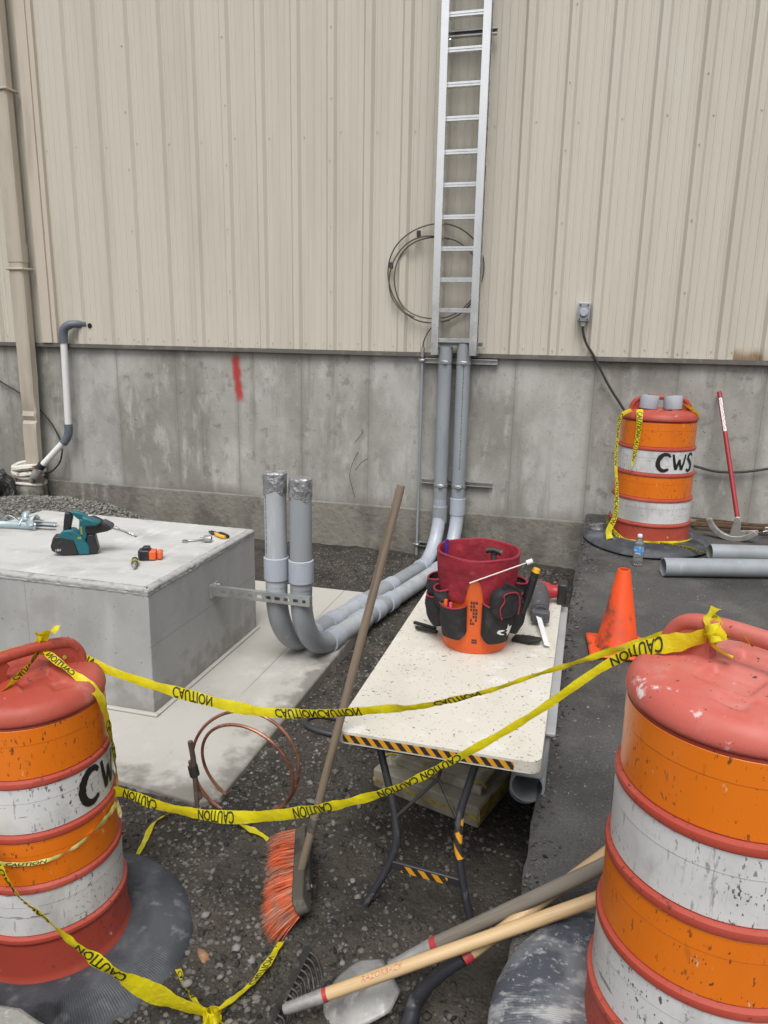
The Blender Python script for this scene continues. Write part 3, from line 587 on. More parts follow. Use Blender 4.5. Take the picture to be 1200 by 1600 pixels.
# ------------------------------------------------------------------ things on the wall
# downspout
ds = thing('downspout', 'tan rectangular downspout with a dented lower end at the left of the wall', 'downspout', (-5.13, 5.97, .1))
def dsec(z, w, d, xo=0, pinch=0):
    w2, d2 = w / 2, d / 2; c = .014
    base = [(-w2 + c, -d2), (w2 - c, -d2), (w2, -d2 + c), (w2, d2 - c), (w2 - c, d2), (-w2 + c, d2), (-w2, d2 - c), (-w2, -d2 + c)]
    return [(-5.125 + xo + x, 5.965 + y + (pinch if y < 0 else 0) * (1 - abs(x) / w2 * .5), z) for x, y in base]
def sections(S_):
    V = []; F = []
    for s in S_: V += s
    for i in range(len(S_) - 1):
        for j in range(8): F.append((i * 8 + j, i * 8 + (j + 1) % 8, i * 8 + 8 + (j + 1) % 8, i * 8 + 8 + j))
    return V, F
V, F = sections([dsec(ZT, .150, .10), dsec(2.0, .150, .10)]); keep(mesh_obj('upper_pipe', V, F, 'spout', angle=25), ds)
lo = [dsec(2.15, .162, .112), dsec(1.99, .158, .108), dsec(1.985, .148, .10), dsec(.95, .148, .10, -.005), dsec(.80, .145, .098, -.01), dsec(.70, .148, .09, -.012, .012), dsec(.64, .160, .085, -.016, .03), dsec(.595, .152, .088, -.018, .008), dsec(.55, .158, .08, -.02, .035), dsec(.52, .150, .09, -.022, .01), dsec(.40, .152, .094, -.028, .012), dsec(.12, .150, .09, -.035, .02)]
V, F = sections(lo); keep(mesh_obj('lower_pipe', V, F, 'spout', angle=25), ds)
for z in (3.41, 1.93): keep(MB().tube([(-5.21, 6.05, z), (-5.21, 5.908, z), (-5.04, 5.908, z), (-5.04, 6.05, z)], .011, 6).build('strap', 'spout'), ds)
# standpipe it drains into
st = thing('drain_standpipe', 'corroded drain standpipe with dirty white wrapping under the downspout', 'drain pipe', (-5.2, 5.94, -.3))
keep(MB().lathe([(.15, -.5), (.15, -.08), (.142, -.06), (0, -.06)], 28, (-5.20, 5.94, 0)).build('pipe', 'standpipe'), st)
keep(MB().lathe([(.125, -.07), (.128, .03), (.135, .04), (.135, .07), (.12, .075), (.11, .1), (0, .1)], 28, (-5.20, 5.94, 0)).build('metal_collar', 'castpipe'), st)
for z, r, t in ((.055, .137, .024), (.105, .130, .030), (.02, .133, .014), (-.055, .139, .016)):
    pts = [(-5.20 + (r + .006 * math.sin(3 * a + z * 40)) * math.cos(a), 5.94 + r * math.sin(a), z + .012 * math.sin(2 * a + z * 30)) for a in [2 * PI * i / 28 for i in range(28)]]
    keep(MB().tube(pts, t, 7, closed=True).build('wrap', 'foam'), st)
keep(MB().tube(spline([(-5.11, 5.87, -.02), (-5.06, 5.86, .04), (-5.03, 5.87, .10)], 4), .045, 12).build('side_inlet', 'castpipe'), st)
# white drain line
dl = thing('condensate_drain', 'white plastic drain pipe with dark grey elbows dropping from the siding', 'drain pipe', (-4.75, 6.0, .06))
keep(MB().tube([(-4.733, 6.0, 1.33), (-4.752, 5.99, .47)], .031, 16).build('pipe', 'pvcwhite'), dl)
keep(MB().tube([(-4.765, 5.985, .40), (-5.035, 5.885, .10)], .030, 16).build('pipe', 'pvcwhite'), dl)
keep(MB().tube(spline([(-4.56, 6.09, 1.452), (-4.60, 6.04, 1.452), (-4.66, 6.015, 1.447), (-4.715, 6.0, 1.41), (-4.733, 6.0, 1.35), (-4.735, 6.0, 1.28)], 4), [.034] * 8 + [.039] * 13, 16).build('elbow', 'pvcdark'), dl)
keep(MB().tube(spline([(-4.750, 5.99, .53), (-4.752, 5.99, .46), (-4.77, 5.985, .40), (-4.81, 5.97, .345)], 4), .038, 16).build('elbow', 'pvcdark'), dl)
keep(MB().tube([(-5.0, 5.897, .145), (-5.05, 5.88, .085)], .040, 16).build('rubber_coupling', 'blackplastic'), dl)
keep(MB().lathe([(0, .001), (.024, .001), (.024, 0)], 10).build('wall_hole', 'hole'), dl)
h = dl.children[-1]; h.matrix_parent_inverse = Matrix.Identity(4); h.location = (-4.50 + 4.75, WALL - .012 - 6.0, 1.44 - .06); h.rotation_euler = (rad(90), 0, 0)
# cable at far left
mb = MB().tube(spline([(-5.9, 6.06, 1.1), (-5.53, 6.06, .894), (-5.32, 6.055, .79), (-5.05, 6.055, .588), (-4.90, 6.05, .35), (-4.91, 6.04, .17), (-4.99, 6.0, .06), (-5.09, 5.96, .035)], 8), .008, 8)
tag(mb.build('black_cable', 'cable'), 'thin black cable hanging across the foundation behind the downspout', 'cable')
# black bag
def blob(name, c, r, material, amp=.2, seed=1, fr=2.5):
    bm = bmesh.new(); bmesh.ops.create_icosphere(bm, subdivisions=4, radius=1); V = np.array([v.co for v in bm.verts]); F = [tuple(v.index for v in f.verts) for f in bm.faces]; bm.free()
    d = 1 + amp * (fbm(V[:, 0] * fr + V[:, 2] * fr * .7, V[:, 1] * fr - V[:, 2] * fr * .4, seed) * 2)
    return mesh_obj(name, V * d[:, None] * np.array(r) + np.array(c), F, material)
o = blob('refuse_bag', (-5.33, 5.6, -.12), (.17, .2, .22), 'bag', .35, 5, 3.5); tag(o, 'shiny black plastic bag at the left edge beside the standpipe', 'bag')

# strut channel: C section open to -y, along x
def channel(mb, x0, x1, y, z, w=.041, d=.041, t=.0035, lip=.009):
    h = w / 2
    prof = [(0, -h), (0, h), (-d, h), (-d, h - lip), (-d + .006, h - lip), (-d + .006, h - t), (-t, h - t), (-t, -h + t), (-d + .006, -h + t), (-d + .006, -h + lip), (-d, -h + lip), (-d, -h)]
    return mb.prism([(p[0], p[1]) for p in prof], ((x0 + x1) / 2, y, z), (0, 1, 0), (0, 0, 1), (x1 - x0, 0, 0))
def strut(x0, x1, z, label, drop=0):
    t = thing('strut_channel', label, 'strut', (x0, WALL - .002, z), 'strut channels bolted to the foundation')
    a = channel(MB(), x0, x1, WALL - .003, z).build('channel', 'strut', smooth=False); keep(a, t)
    return t
strut(-1.335, -.735, 1.212, 'steel strut channel just under the siding behind the conduit tops')
strut(-1.325, -.725, .213, 'steel strut channel halfway up the foundation behind the conduits')
strut(-1.345, -.725, -.345, 'steel strut channel low on the foundation behind the conduit bends')
# thin conduit beside
t = thing('thin_conduit', 'thin grey conduit running up the foundation left of the large conduits', 'conduit', (-1.342, 6.03, -.45))
keep(MB().tube([(-1.345, 6.03, -.50), (-1.341, 6.03, .2), (-1.341, 6.03, 1.31)], .0115, 10).build('pipe', 'pvc'), t)
keep(MB().tube([(-1.341, 6.03, 1.24), (-1.341, 6.03, 1.315)], .016, 10).build('coupling', 'strut'), t)
for z in (1.212, -.345): keep(MB().box((-1.345, 6.025, z), (.045, .04, .018)).tube([(-1.36, 6.02, z + .012), (-1.36, 5.985, z + .012)], .006, 6).build('clamp', 'galv', bevel=.003), t)
# cable coil
t = thing('cable_coil', 'coil of brown cable hanging on the siding behind the cable tray', 'cable', (-1.26, 6.04, 1.5))
def loop(cx, cz, rx, rz, y, a0, a1, ph=0, n=60): return [(cx + (rx + .012 * math.sin(3 * q + ph)) * math.cos(q), y + .012 * math.sin(5 * q + ph), cz + (rz + .010 * math.sin(2 * q + ph)) * math.sin(q)) for q in [a0 + (a1 - a0) * i / n for i in range(n + 1)]]
keep(MB().tube(loop(-1.262, 1.885, .385, .375, 6.035, 0, 2 * PI, 0), .0056, 7).build('loop', 'browncable'), t)
keep(MB().tube(loop(-1.255, 1.850, .345, .318, 6.025, .4, 2 * PI + .2, 1.4), .0056, 7).build('loop', 'browncable'), t)
keep(MB().tube(loop(-1.285, 1.845, .352, .325, 6.02, 1.2, PI + 1.2, 2.6), .0056, 7).build('loop', 'browncable'), t)
keep(MB().tube(spline([(-1.13, 6.03, 1.53), (-1.24, 6.03, 1.50), (-1.30, 6.035, 1.44), (-1.335, 6.03, 1.36), (-1.341, 6.03, 1.29)], 6), .0056, 7).build('tail', 'browncable'), t)
for q in ((-1.62, 6.03, 1.95), (-1.40, 6.03, 2.185)): keep(MB().box(q, (.03, .03, .05)).build('tie', 'cable', bevel=.006), t)

# cable tray ladder
tr = thing('cable_tray', 'upright aluminium ladder cable tray fixed to the siding above the conduits', 'cable tray', (-1.06, 5.92, 1.26))
ty0, ty1 = 5.868, 5.988
def rail(xweb, sgn):
    mb = MB(); f = .055; tk = .004
    prof = [(0, 0), (f, 0), (f, .034), (f - tk, .034), (f - tk, tk), (tk, tk), (tk, ty1 - ty0 - tk), (f - tk, ty1 - ty0 - tk), (f - tk, ty1 - ty0 - .034), (f, ty1 - ty0 - .034), (f, ty1 - ty0), (0, ty1 - ty0)]
    P = [(xweb + sgn * a, ty0 + b) for a, b in prof]
    zb = 1.262
    mb.prism(P, (0, 0, (zb + 5.2) / 2), (1, 0, 0), (0, 1, 0), (0, 0, 5.2 - zb)); return mb
keep(rail(-1.186, -1).build('side_rail', 'alu', smooth=False), tr)
keep(rail(-.938, 1).build('side_rail', 'alu', smooth=False), tr)
prof = [(-.020, .017), (.020, .017), (.020, -.017), (-.012, -.017), (-.020, -.015), (-.020, -.004), (-.013, -.003), (-.013, .001), (-.020, .002)]
rg = MB().prism(prof, (0, 0, 0), (0, 1, 0), (0, 0, 1), (.246, 0, 0)).build('rung', 'alu', smooth=False)
for k in range(17):
    c = rg if k == 0 else rg.copy()
    if k: col.objects.link(c)
    c.location = (-1.062, 5.925, 1.376 + .2273 * k); keep(c, tr)
for k, z in enumerate((1.345, 3.555)):
    keep(channel(MB(), -1.20, -.855, 6.03, z).build('support_channel', 'strut', smooth=False), tr)
keep(MB().tube([(-1.18, 5.95, 3.50), (-1.195, 5.95, 3.50)], .012, 8).build('bolt', 'galv'), tr)
keep(MB().tube([(-.90, 5.99, 1.345), (-.90, 5.955, 1.345)], .012, 6).build('bolt', 'galv'), tr)

# ------------------------------------------------------------------ conduit runs
def arc(c, u, v, r, a0, a1, n=14): return [Vector(c) + Vector(u) * r * math.cos(a0 + (a1 - a0) * i / n) + Vector(v) * r * math.sin(a0 + (a1 - a0) * i / n) for i in range(n + 1)]
R4 = .056
def conduit(label, s0, s1, ztop, wtop, zrun0, zrun1, coup_t, stub_mat, wcoup, run_mats, line_stub=False):
    t = thing('conduit_run', label, 'conduit', (s0[0], s0[1], -.3), 'grey conduit runs')
    s0 = Vector((*s0, 0)); s1 = Vector((*s1, 0)); d = (s1 - s0); Lh = d.length; d.normalize()
    up = Vector((0, 0, 1)); r = .33; slope = (zrun1 - zrun0) / Lh
    def run(q): return s0 + d * q + up * (zrun0 + slope * q)
    # near bend
    zb = zrun0 + r
    bend = [s0 + d * (r - r * math.cos(a)) + up * (zb + (slope * r) * (a / (PI / 2)) - r * math.sin(a)) for a in [PI / 2 * i / 16 for i in range(17)]]
    keep(MB().tube([s0 + up * (zb + .06)] + bend, R4, 22).build('elbow', 'pvc'), t)
    rw = .40
    e0 = Lh - rw
    # far bend up the wall
    zf = zrun1 - slope * rw
    far = [run(e0) + d * (rw * math.sin(a)) + up * (rw - rw * math.cos(a)) for a in [PI / 2 * i / 16 for i in range(17)]]
    keep(MB().tube(far + [far[-1] + up * .08], R4, 22).build('elbow', 'pvccoup'), t)
    top = far[-1]
    # vertical at the wall
    keep(MB().tube([top + up * .03, Vector((top.x, top.y, wtop))], R4, 22).build('riser', 'pvc'), t)
    keep(MB().lathe([(R4 + .002, -.072), (R4 + .008, -.07), (R4 + .008, .068), (R4 + .003, .072)], 24, (top.x, top.y, wcoup)).build('coupling', 'pvccoup' if label.startswith('right') else 'pvc'), t)
    # stub
    keep(MB().tube([s0 + up * (zb + .03), s0 + up * ztop], R4, 22).build('stub', stub_mat), t)
    keep(MB().lathe([(R4 + .002, -.06), (R4 + .008, -.058), (R4 + .008, .056), (R4 + .002, .06)], 24, (s0.x, s0.y, zb + .155)).build('coupling', 'pvccoup'), t)
    def crumple(rr, z, a): return (rr + .0025 * math.sin(7 * a + z * 120) + random.uniform(-.001, .001), z + (.012 * math.sin(3 * a + s0.x * 9) if z < .01 else random.uniform(-.002, .002)))
    keep(MB().lathe([(R4 + .002, 0), (R4 + .003, .03), (R4 + .0025, .06), (R4 + .002, .094), (R4 - .006, .102), (0, .104)], 30, (s0.x, s0.y, ztop - .092), crumple).build('tape_cap', 'ducttape', angle=20), t)
    # straight pieces of the run with couplings between
    q0 = r; prev = q0
    cuts = list(coup_t) + [e0]
    for k, q in enumerate(cuts):
        keep(MB().tube([run(prev), run(q)], R4 - .0005 * (k % 2), 22).build('pipe', run_mats[k % len(run_mats)]), t); prev = q
    for q in [r + .02] + list(coup_t) + [e0]:
        p = run(q); dd = (run(q + .1) - run(q)).normalized()
        keep(MB().tube([p - dd * .058, p - dd * .056, p + dd * .056, p + dd * .058], [R4 + .002, R4 + .0085, R4 + .0085, R4 + .002], 24).build('coupling', 'pvccoup'), t)
    # pipe clamps on the wall struts
    for z in (1.205, .205):
        a = MB().lathe([(R4 + .001, -.013), (R4 + .004, -.013), (R4 + .004, .013), (R4 + .001, .013)], 24, (top.x, top.y, z))
        a.box((top.x + .01, top.y - R4 - .010, z), (.03, .018, .022)).tube([(top.x - .015, top.y - R4 - .012, z + .004), (top.x + .035, top.y - R4 - .012, z + .004)], .005, 6)
        keep(a.build('clamp', 'galv', bevel=.0015), t)
    # printed line along the pipe
    def dashes(p0, p1, nrm, n, w=.004):
        mb = MB(); p0, p1, nrm = Vector(p0), Vector(p1), Vector(nrm).normalized(); ax = (p1 - p0); ln = ax.length; ax.normalize(); sdv = ax.cross(nrm)
        q = 0
        while q < ln:
            l = random.uniform(.006, .03); a = p0 + ax * q; b = p0 + ax * min(ln, q + l)
            mb.add([a - sdv * w / 2, a + sdv * w / 2, b + sdv * w / 2, b - sdv * w / 2], [(0, 1, 2, 3)]); q += l + random.uniform(.004, .012)
        return mb
    nv = Vector((.22, -1, 0)).normalized()
    if label.startswith('right'):
        p = Vector((top.x, top.y, 0)) + nv * (R4 + .0012); keep(dashes(p + up * .35, p + up * 1.18, nv, 30).build('printed_line', 'print', smooth=False), t)
    else:
        nv2 = Vector((-.55, -.85, 0)).normalized(); p = s0 + nv2 * (R4 + .0012); keep(dashes(p + up * (zb + .24), p + up * (ztop - .10), nv2, 30).build('printed_line', 'print', smooth=False), t)
    return t
conduit('left conduit run with scuffed taped stub beside the plinth', (-1.478, 3.352), (-1.140, 5.965), .735, 1.325, -.238, -.42, (.62, 1.02, 1.55), 'pvcpale', -.045, ['pvc', 'pvcpale', 'pvc', 'pvc'])
conduit('right conduit run with smooth grey taped stub nearest the table', (-1.340, 3.345), (-.992, 5.965), .715, 1.352, -.238, -.42, (.72, .95, 1.18), 'pvc', .035, ['pvcpale', 'pvc', 'pvc', 'pvcpale'])
# perforated strut from plinth
t = thing('perforated_strut', 'perforated galvanised strut sticking out of the plinth to hold the conduit stubs', 'strut', (-1.81, 3.275, .1))
mb = MB(); xa, xb, ys_, zs_ = -1.815, -1.268, 3.276, .108
mb.box(((xa + xb) / 2, ys_, zs_ + .0165), (xb - xa, .004, .016)).box(((xa + xb) / 2, ys_, zs_ - .0165), (xb - xa, .004, .016))
k = xa; step = (xb - xa) / 11
for i in range(12): mb.box((xa + step * i + (.011 if i == 0 else -.011 if i == 11 else 0), ys_, zs_), (.022, .0038, .0175))
mb.box(((xa + xb) / 2, ys_ + .012, zs_ + .0235), (xb - xa, .028, .003)).box(((xa + xb) / 2, ys_ + .012, zs_ - .0235), (xb - xa, .028, .003))
keep(mb.build('channel', 'galv', smooth=False), t)
keep(MB().box((xa + .008, ys_ + .02, zs_ + .002), (.008, .085, .075)).tube([(xa + .012, ys_ + .05, zs_ + .02), (xa + .028, ys_ + .05, zs_ + .02)], .008, 6).build('base_plate', 'galv', bevel=.002), t)

# ------------------------------------------------------------------ outlet and its cord
t = thing('outlet_box', 'grey weatherproof outlet box on the siding with a cord below', 'outlet', (-.097, 6.03, 1.6))
keep(MB().box((-.097, 6.03, 1.602), (.088, .09, .142)).build('box', 'outlet', bevel=.008), t)
keep(MB().box((-.097, 5.981, 1.602), (.080, .008, .132)).build('cover_plate', 'pvc', bevel=.003), t)
a = MB().lathe([(.030, 0), (.030, .012), (.026, .016), (0, .016)], 20); a.v = [(-.097 + x, 5.977 - z, 1.600 + y) for x, y, z in a.v]; keep(a.build('receptacle', 'pvccoup'), t)
for dx in (-.028, .028):
    for dz in (-.052, .052): keep(MB().tube([(-.097 + dx, 5.978, 1.602 + dz), (-.097 + dx, 5.972, 1.602 + dz)], .006, 8).build('screw', 'darksteel'), t)
keep(MB().tube([(-.097, 6.02, 1.535), (-.097, 6.02, 1.50)], [.020, .014], 10).build('cord_grip', 'pvcwhite'), t)
for k, P in enumerate(([(-1.90, 6.092, .42), (-1.93, 6.05, .34), (-1.96, 6.04, .22), (-1.93, 6.03, .10), (-1.91, 6.04, .02)], [(-1.87, 6.092, .62), (-1.86, 6.06, .58), (-1.92, 6.05, .50)], [(-1.80, 6.06, .37), (-1.86, 6.05, .33), (-1.91, 6.05, .26)])):
    o = MB().tube(spline(P, 6), .0026, 6).build('tie_wire', 'rootwire'); tag(o, ('long rusty tie wire curling from the foundation left of the thin conduit', 'short upper tie wire poking from the foundation above the long one', 'short lower tie wire branching beside the long rusty one')[k], 'wire', 'rusty tie wires on the foundation')
mb = MB().tube(spline([(-.097, 6.02, 1.51), (-.093, 6.02, 1.46), (-.06, 6.03, 1.37), (.013, 6.035, 1.262), (.123, 6.035, 1.071), (.274, 6.04, .857), (.42, 6.05, .64), (.60, 6.05, .52), (.809, 6.05, .474), (1.017, 6.05, .44), (1.322, 6.05, .485), (1.9, 6.05, .66)], 8), .0095, 8)
tag(mb.build('power_cord', 'cable'), 'black power cord drooping from the outlet box behind the far drum', 'cord')

# ------------------------------------------------------------------ striped drums
BANDS = [(.185, .335, .2500, 'drumband_w'), (.357, .503, .2440, 'drumband_o'), (.527, .678, .2380, 'drumband_w'), (.702, .862, .2320, 'drumband_o')]
def drum_r(z):
    for a, b, r, m in BANDS:
        if a - .02 <= z <= b + .02: return r + .0015
    return .256
def make_drum(label, loc, hang, sc=1.0, rs=1.0, dome_mat='drum', group='striped traffic drums'):
    """hang: direction of the carrying handle"""
    t = thing('traffic_drum', label, 'drum', loc, group); t.scale = (sc * rs, sc * rs, sc)
    P = [(.20, 0), (.270, 0), (.273, .006), (.271, .020), (.263, .032), (.2585, .05), (.2575, .158)]
    for k, (a, b, r, m) in enumerate(BANDS):
        rp = [.2575, .2500, .2440, .2380][k]
        P += [(rp + .005, a - .022), (rp + .0065, a - .014), (rp + .004, a - .006), (r - .001, a - .001), (r - .001, b + .001)]
    P += [(.2315, .866), (.228, .868), (.228, .872)]
    MB().lathe(P, 96).build('body', 'drum', t, angle=35)
    ca, sa = math.cos(hang), math.sin(hang)
    def dome(r, z, a):
        x, y = r * math.cos(a), r * math.sin(a); u = x * ca + y * sa; w = -x * sa + y * ca
        def box(v, lo, hi, s): return 1 / (1 + math.exp(-(v - lo) / s)) * 1 / (1 + math.exp((v - hi) / s))
        dz = 0
        if r < .222:
            dz -= .020 * box(abs(w), .024, .105, .003) * box(abs(u), -1, .055, .003)        # hand wells either side of the handle
            dz += 0
            for s_ in (-1, 1):
                dz -= .007 * box(w * s_, .115, .165, .002) * box(u, .015, .075, .002)
                dz -= 0
            dz -= .005 * math.exp(-((u + .35 * w - .09) / .003) ** 2) * box(abs(w), .03, .2, .004)
        return r, z + dz
    prof = [(.2295, .868), (.236, .871), (.2385, .878), (.2375, .888), (.232, .902), (.223, .914), (.21, .923)] + [(.21 - .21 * i / 42, .923 + .022 * (1 - (1 - i / 42) ** 2)) for i in range(1, 43)]
    MB().lathe(prof, 120, fn=dome).build('dome', dome_mat, t, angle=60)
    # handle: a moulded arch with solid webs at both ends
    A = spline([(-.185, 0, .915), (-.172, 0, .965), (-.140, 0, 1.000), (-.07, 0, 1.012), (0, 0, 1.014), (.07, 0, 1.012), (.140, 0, 1.000), (.172, 0, .965), (.185, 0, .915)], 5)
    mb = MB(); k0 = 0; n = 12
    for i, p in enumerate(A):
        tt = (A[min(i + 1, len(A) - 1)] - A[max(i - 1, 0)]).normalized(); nn_ = Vector((-tt.z, 0, tt.x))
        for j in range(n):
            an = 2 * PI * j / n; cx_ = math.copysign(abs(math.cos(an)) ** .6, math.cos(an)); sy_ = math.copysign(abs(math.sin(an)) ** .6, math.sin(an))
            q = p + nn_ * (.016 * sy_) + Vector((0, 1, 0)) * (.020 * cx_); mb.v.append((q.x * ca - q.y * sa, q.x * sa + q.y * ca, q.z))
    for i in range(len(A) - 1):
        for j in range(n): mb.f.append((i * n + j, i * n + (j + 1) % n, (i + 1) * n + (j + 1) % n, (i + 1) * n + j))
    for s in (-1, 1):
        poly = [(s * .19, .90), (s * .178, .955), (s * .14, .995), (s * .075, 1.006), (s * .062, .985), (s * .075, .965), (s * .070, .93)]
        if s > 0: poly = poly[::-1]
        mb.prism(poly, (0, 0, 0), (ca, sa, 0), (0, 0, 1), (-sa * .030, ca * .030, 0))
    hd = mb.build('handle', dome_mat, t, angle=50)
    for s in (-1, 1):
        p0 = (ca * s * .115 + sa * .0155, sa * s * .115 - ca * .0155, .962); p1 = (ca * s * .115 + sa * .019, sa * s * .115 - ca * .019, .962)
        MB().tube([p0, p1], .007, 8).build('bolt', 'yellowpaint', hd)
    for a, b, r, m in BANDS:
        h = b - a; z1 = a + h * .68
        MB().lathe([(r + .0002, a + .002), (r + .0010, a + .003), (r + .0010, z1 - .001), (r + .0018, z1 + .001), (r + .0012, b - .003), (r + .0004, b - .002)], 96).build('reflective_band', m, t, angle=20)
    return t
def strokes(name, parent, theta0, z0, lines, material='brush', seed=0):
    """hand-brushed strokes on a drum: lines of (u, v, half width) in metres along the girth and up"""
    mb = MB(); rs = random.Random(seed)
    for ln in lines:
        P = spline([(a, b, w) for a, b, w in ln], 6); k = len(mb.v)
        for i, p in enumerate(P):
            tx = P[min(i + 1, len(P) - 1)] - P[max(i - 1, 0)]; l = math.hypot(tx.x, tx.y) or 1; nx_, ny_ = -tx.y / l, tx.x / l
            w = p.z * (1 + rs.uniform(-.10, .10))
            for s in (-1, -.33, .33, 1):
                u, v = p.x + nx_ * w * s, p.y + ny_ * w * s; z = z0 + v; r = drum_r(z) + .0016
                an = theta0 + u / r; mb.v.append((r * math.cos(an), r * math.sin(an), z))
        for i in range(len(P) - 1):
            for j in range(3): mb.f.append((k + i * 4 + j, k + i * 4 + j + 1, k + i * 4 + 5 + j, k + i * 4 + 4 + j))
    return mb.build(name, material, parent, smooth=False)
CWS = [[(.040, .040, .007), (.022, .056, .010), (-.008, .052, .013), (-.030, .022, .014), (-.034, -.012, .014), (-.020, -.042, .013), (.006, -.052, .011), (.034, -.040, .007)]]
CWS += [[(.058, .058, .007), (.070, .0, .009), (.082, -.044, .010)], [(.082, -.044, .009), (.094, -.004, .008), (.104, .022, .007)], [(.104, .022, .007), (.112, -.016, .009), (.122, -.046, .010)], [(.122, -.046, .010), (.138, .0, .008), (.150, .056, .007)]]
CWS += [[(.222, .040, .006), (.206, .058, .008), (.184, .052, .010), (.176, .028, .011), (.196, .004, .012), (.212, -.020, .012), (.206, -.046, .011), (.184, -.056, .010), (.166, -.042, .007)]]
def make_base(label, loc, material, seed, sag=0.0, sc=1.0):
    def f(r, z, a):
        rr = r * (1 + .012 * math.sin(2 * a + seed)); k = int(round(a / (2 * PI) * 640)) % 2
        if .29 < r < .425 and z > .012: z += .0026 * k
        return rr, z + .006 * math.sin(3 * a + seed) * (r > .3) + sag * math.cos(a - seed) * (r > .35)
    o = MB().lathe([(.20, .004), (.20, .050), (.215, .060), (.255, .063), (.300, .062), (.345, .056), (.385, .046), (.415, .033), (.430, .018), (.434, .008), (.428, .001), (.20, .001)], 640, fn=f).build('rubber_drum_base', material, angle=50)
    o.location = loc; o.scale = (sc, sc, sc); tag(o, label, 'drum base', 'rubber rings weighting the drums'); return o
DL = (-1.402, 1.529, -.312); DR = (.322, 1.429, -.072); DB = (.468, 5.42, .016)
make_base('black ribbed rubber ring around the foot of the left foreground drum', (DL[0] + .03, DL[1] - .01, -.342), 'rubber', 2.1, sc=.88)
make_base('dusty blue-grey rubber ring under the right foreground drum on asphalt', (DR[0] - .01, DR[1] - .03, zasph(1.40) + .002), 'rubberdusty', .4, sc=.97)
make_base('black rubber ring around the far drum near the wall', (DB[0] - .01, DB[1] - .02, zasph(5.4) + .002), 'rubber', 4.0)
dL = make_drum('left foreground orange and white drum cut off by the frame, lettered CWS', DL, rad(62), .877, .919)
dR = make_drum('right foreground orange and white drum with faded pink dome, biggest in view', DR, rad(-35), .945, .935, 'drumfaded')
dB = make_drum('far orange and white drum beside the wall, lettered CWS', DB, rad(4), 1.0, 1.05)
strokes('painted_letters', dL, rad(-9), .607, CWS, seed=1)
strokes('painted_letters', dB, rad(-95.4 + 13), .603, CWS, seed=2)

# ------------------------------------------------------------------ things by the far drum
for x, y, lab in ((.385, 5.37, 'grey pipe coupling standing on the far drum, left of the two'), (.545, 5.40, 'grey pipe coupling standing on the far drum, right of the two')):
    o = MB().lathe([(.052, 0), (.060, 0), (.061, .003), (.061, .087), (.060, .090), (.053, .090), (.052, .088), (.052, 0)], 32).build('pipe_coupling', 'pvccoup')
    o.location = (x, y, .955); o.rotation_euler = (rad(-3), rad(4 if x < .5 else -3), 0); tag(o, lab, 'coupling', 'couplings on the far drum')
o = MB().lathe([(.026, 0), (.050, 0), (.050, .048), (.026, .048), (.026, 0)], 28).build('tape_roll', 'ducttape'); o.location = (.125, 5.40, .065); o.rotation_euler = (rad(-6), rad(-10), 0)
tag(o, 'roll of grey duct tape on the rubber ring of the far drum', 'tape roll')
t = thing('water_bottle', 'clear plastic water bottle with blue label in front of the far drum', 'bottle', (.375, 4.83, zasph(4.83) + .002))
MB().lathe([(0, .001), (.026, 0), (.0305, .006), (.0305, .05), (.029, .056), (.0305, .062), (.0305, .135), (.028, .150), (.015, .172), (.0125, .178), (.0125, .192)], 24).build('body', 'water', t)
MB().lathe([(.0312, .078), (.0316, .08), (.0316, .128), (.0312, .13)], 24).build('label', 'label', t)
MB().lathe([(.0145, .184), (.0150, .186), (.0150, .200), (.013, .203), (0, .203)], 20).build('cap', 'white', t)
def loose_pipe(a, b, r, label):
    a, b = Vector(a), Vector(b); d = (b - a).normalized(); mb = MB(); k = []
    for rr, pts in ((r, (a, b)), (r - .006, (b, a))): mb.tube(pts, rr, 28, caps=False)
    n = 28
    for e0, e1 in ((0, 3 * n), (n, 2 * n)):
        for j in range(n): mb.f.append((e0 + j, e0 + (j + 1) % n, e1 + (n - (j + 1)) % n if False else e1 + (j + 1) % n, e1 + j))
    return mb, a, b
def pipe_thing(a, b, r, label):
    a, b = Vector(a), Vector(b); L_ = (b - a).length
    o = MB().lathe([(r - .007, 0), (r, 0), (r, L_), (r - .007, L_), (r - .007, 0)], 32).build('conduit_length', 'pvc', angle=30)
    o.location = a; o.rotation_euler = (b - a).to_track_quat('Z', 'Y').to_euler(); tag(o, label, 'conduit', 'loose conduit lengths on the asphalt'); return o
pipe_thing((.513, 4.66, zasph(4.66) + .0575), (3.5, 5.46, zasph(5.46) + .0575), .057, 'loose grey conduit length on the asphalt, nearer of the two')
pipe_thing((.832, 5.06, zasph(5.06) + .0585), (3.8, 5.66, zasph(5.66) + .0585), .057, 'loose grey conduit length on the asphalt, farther of the two')
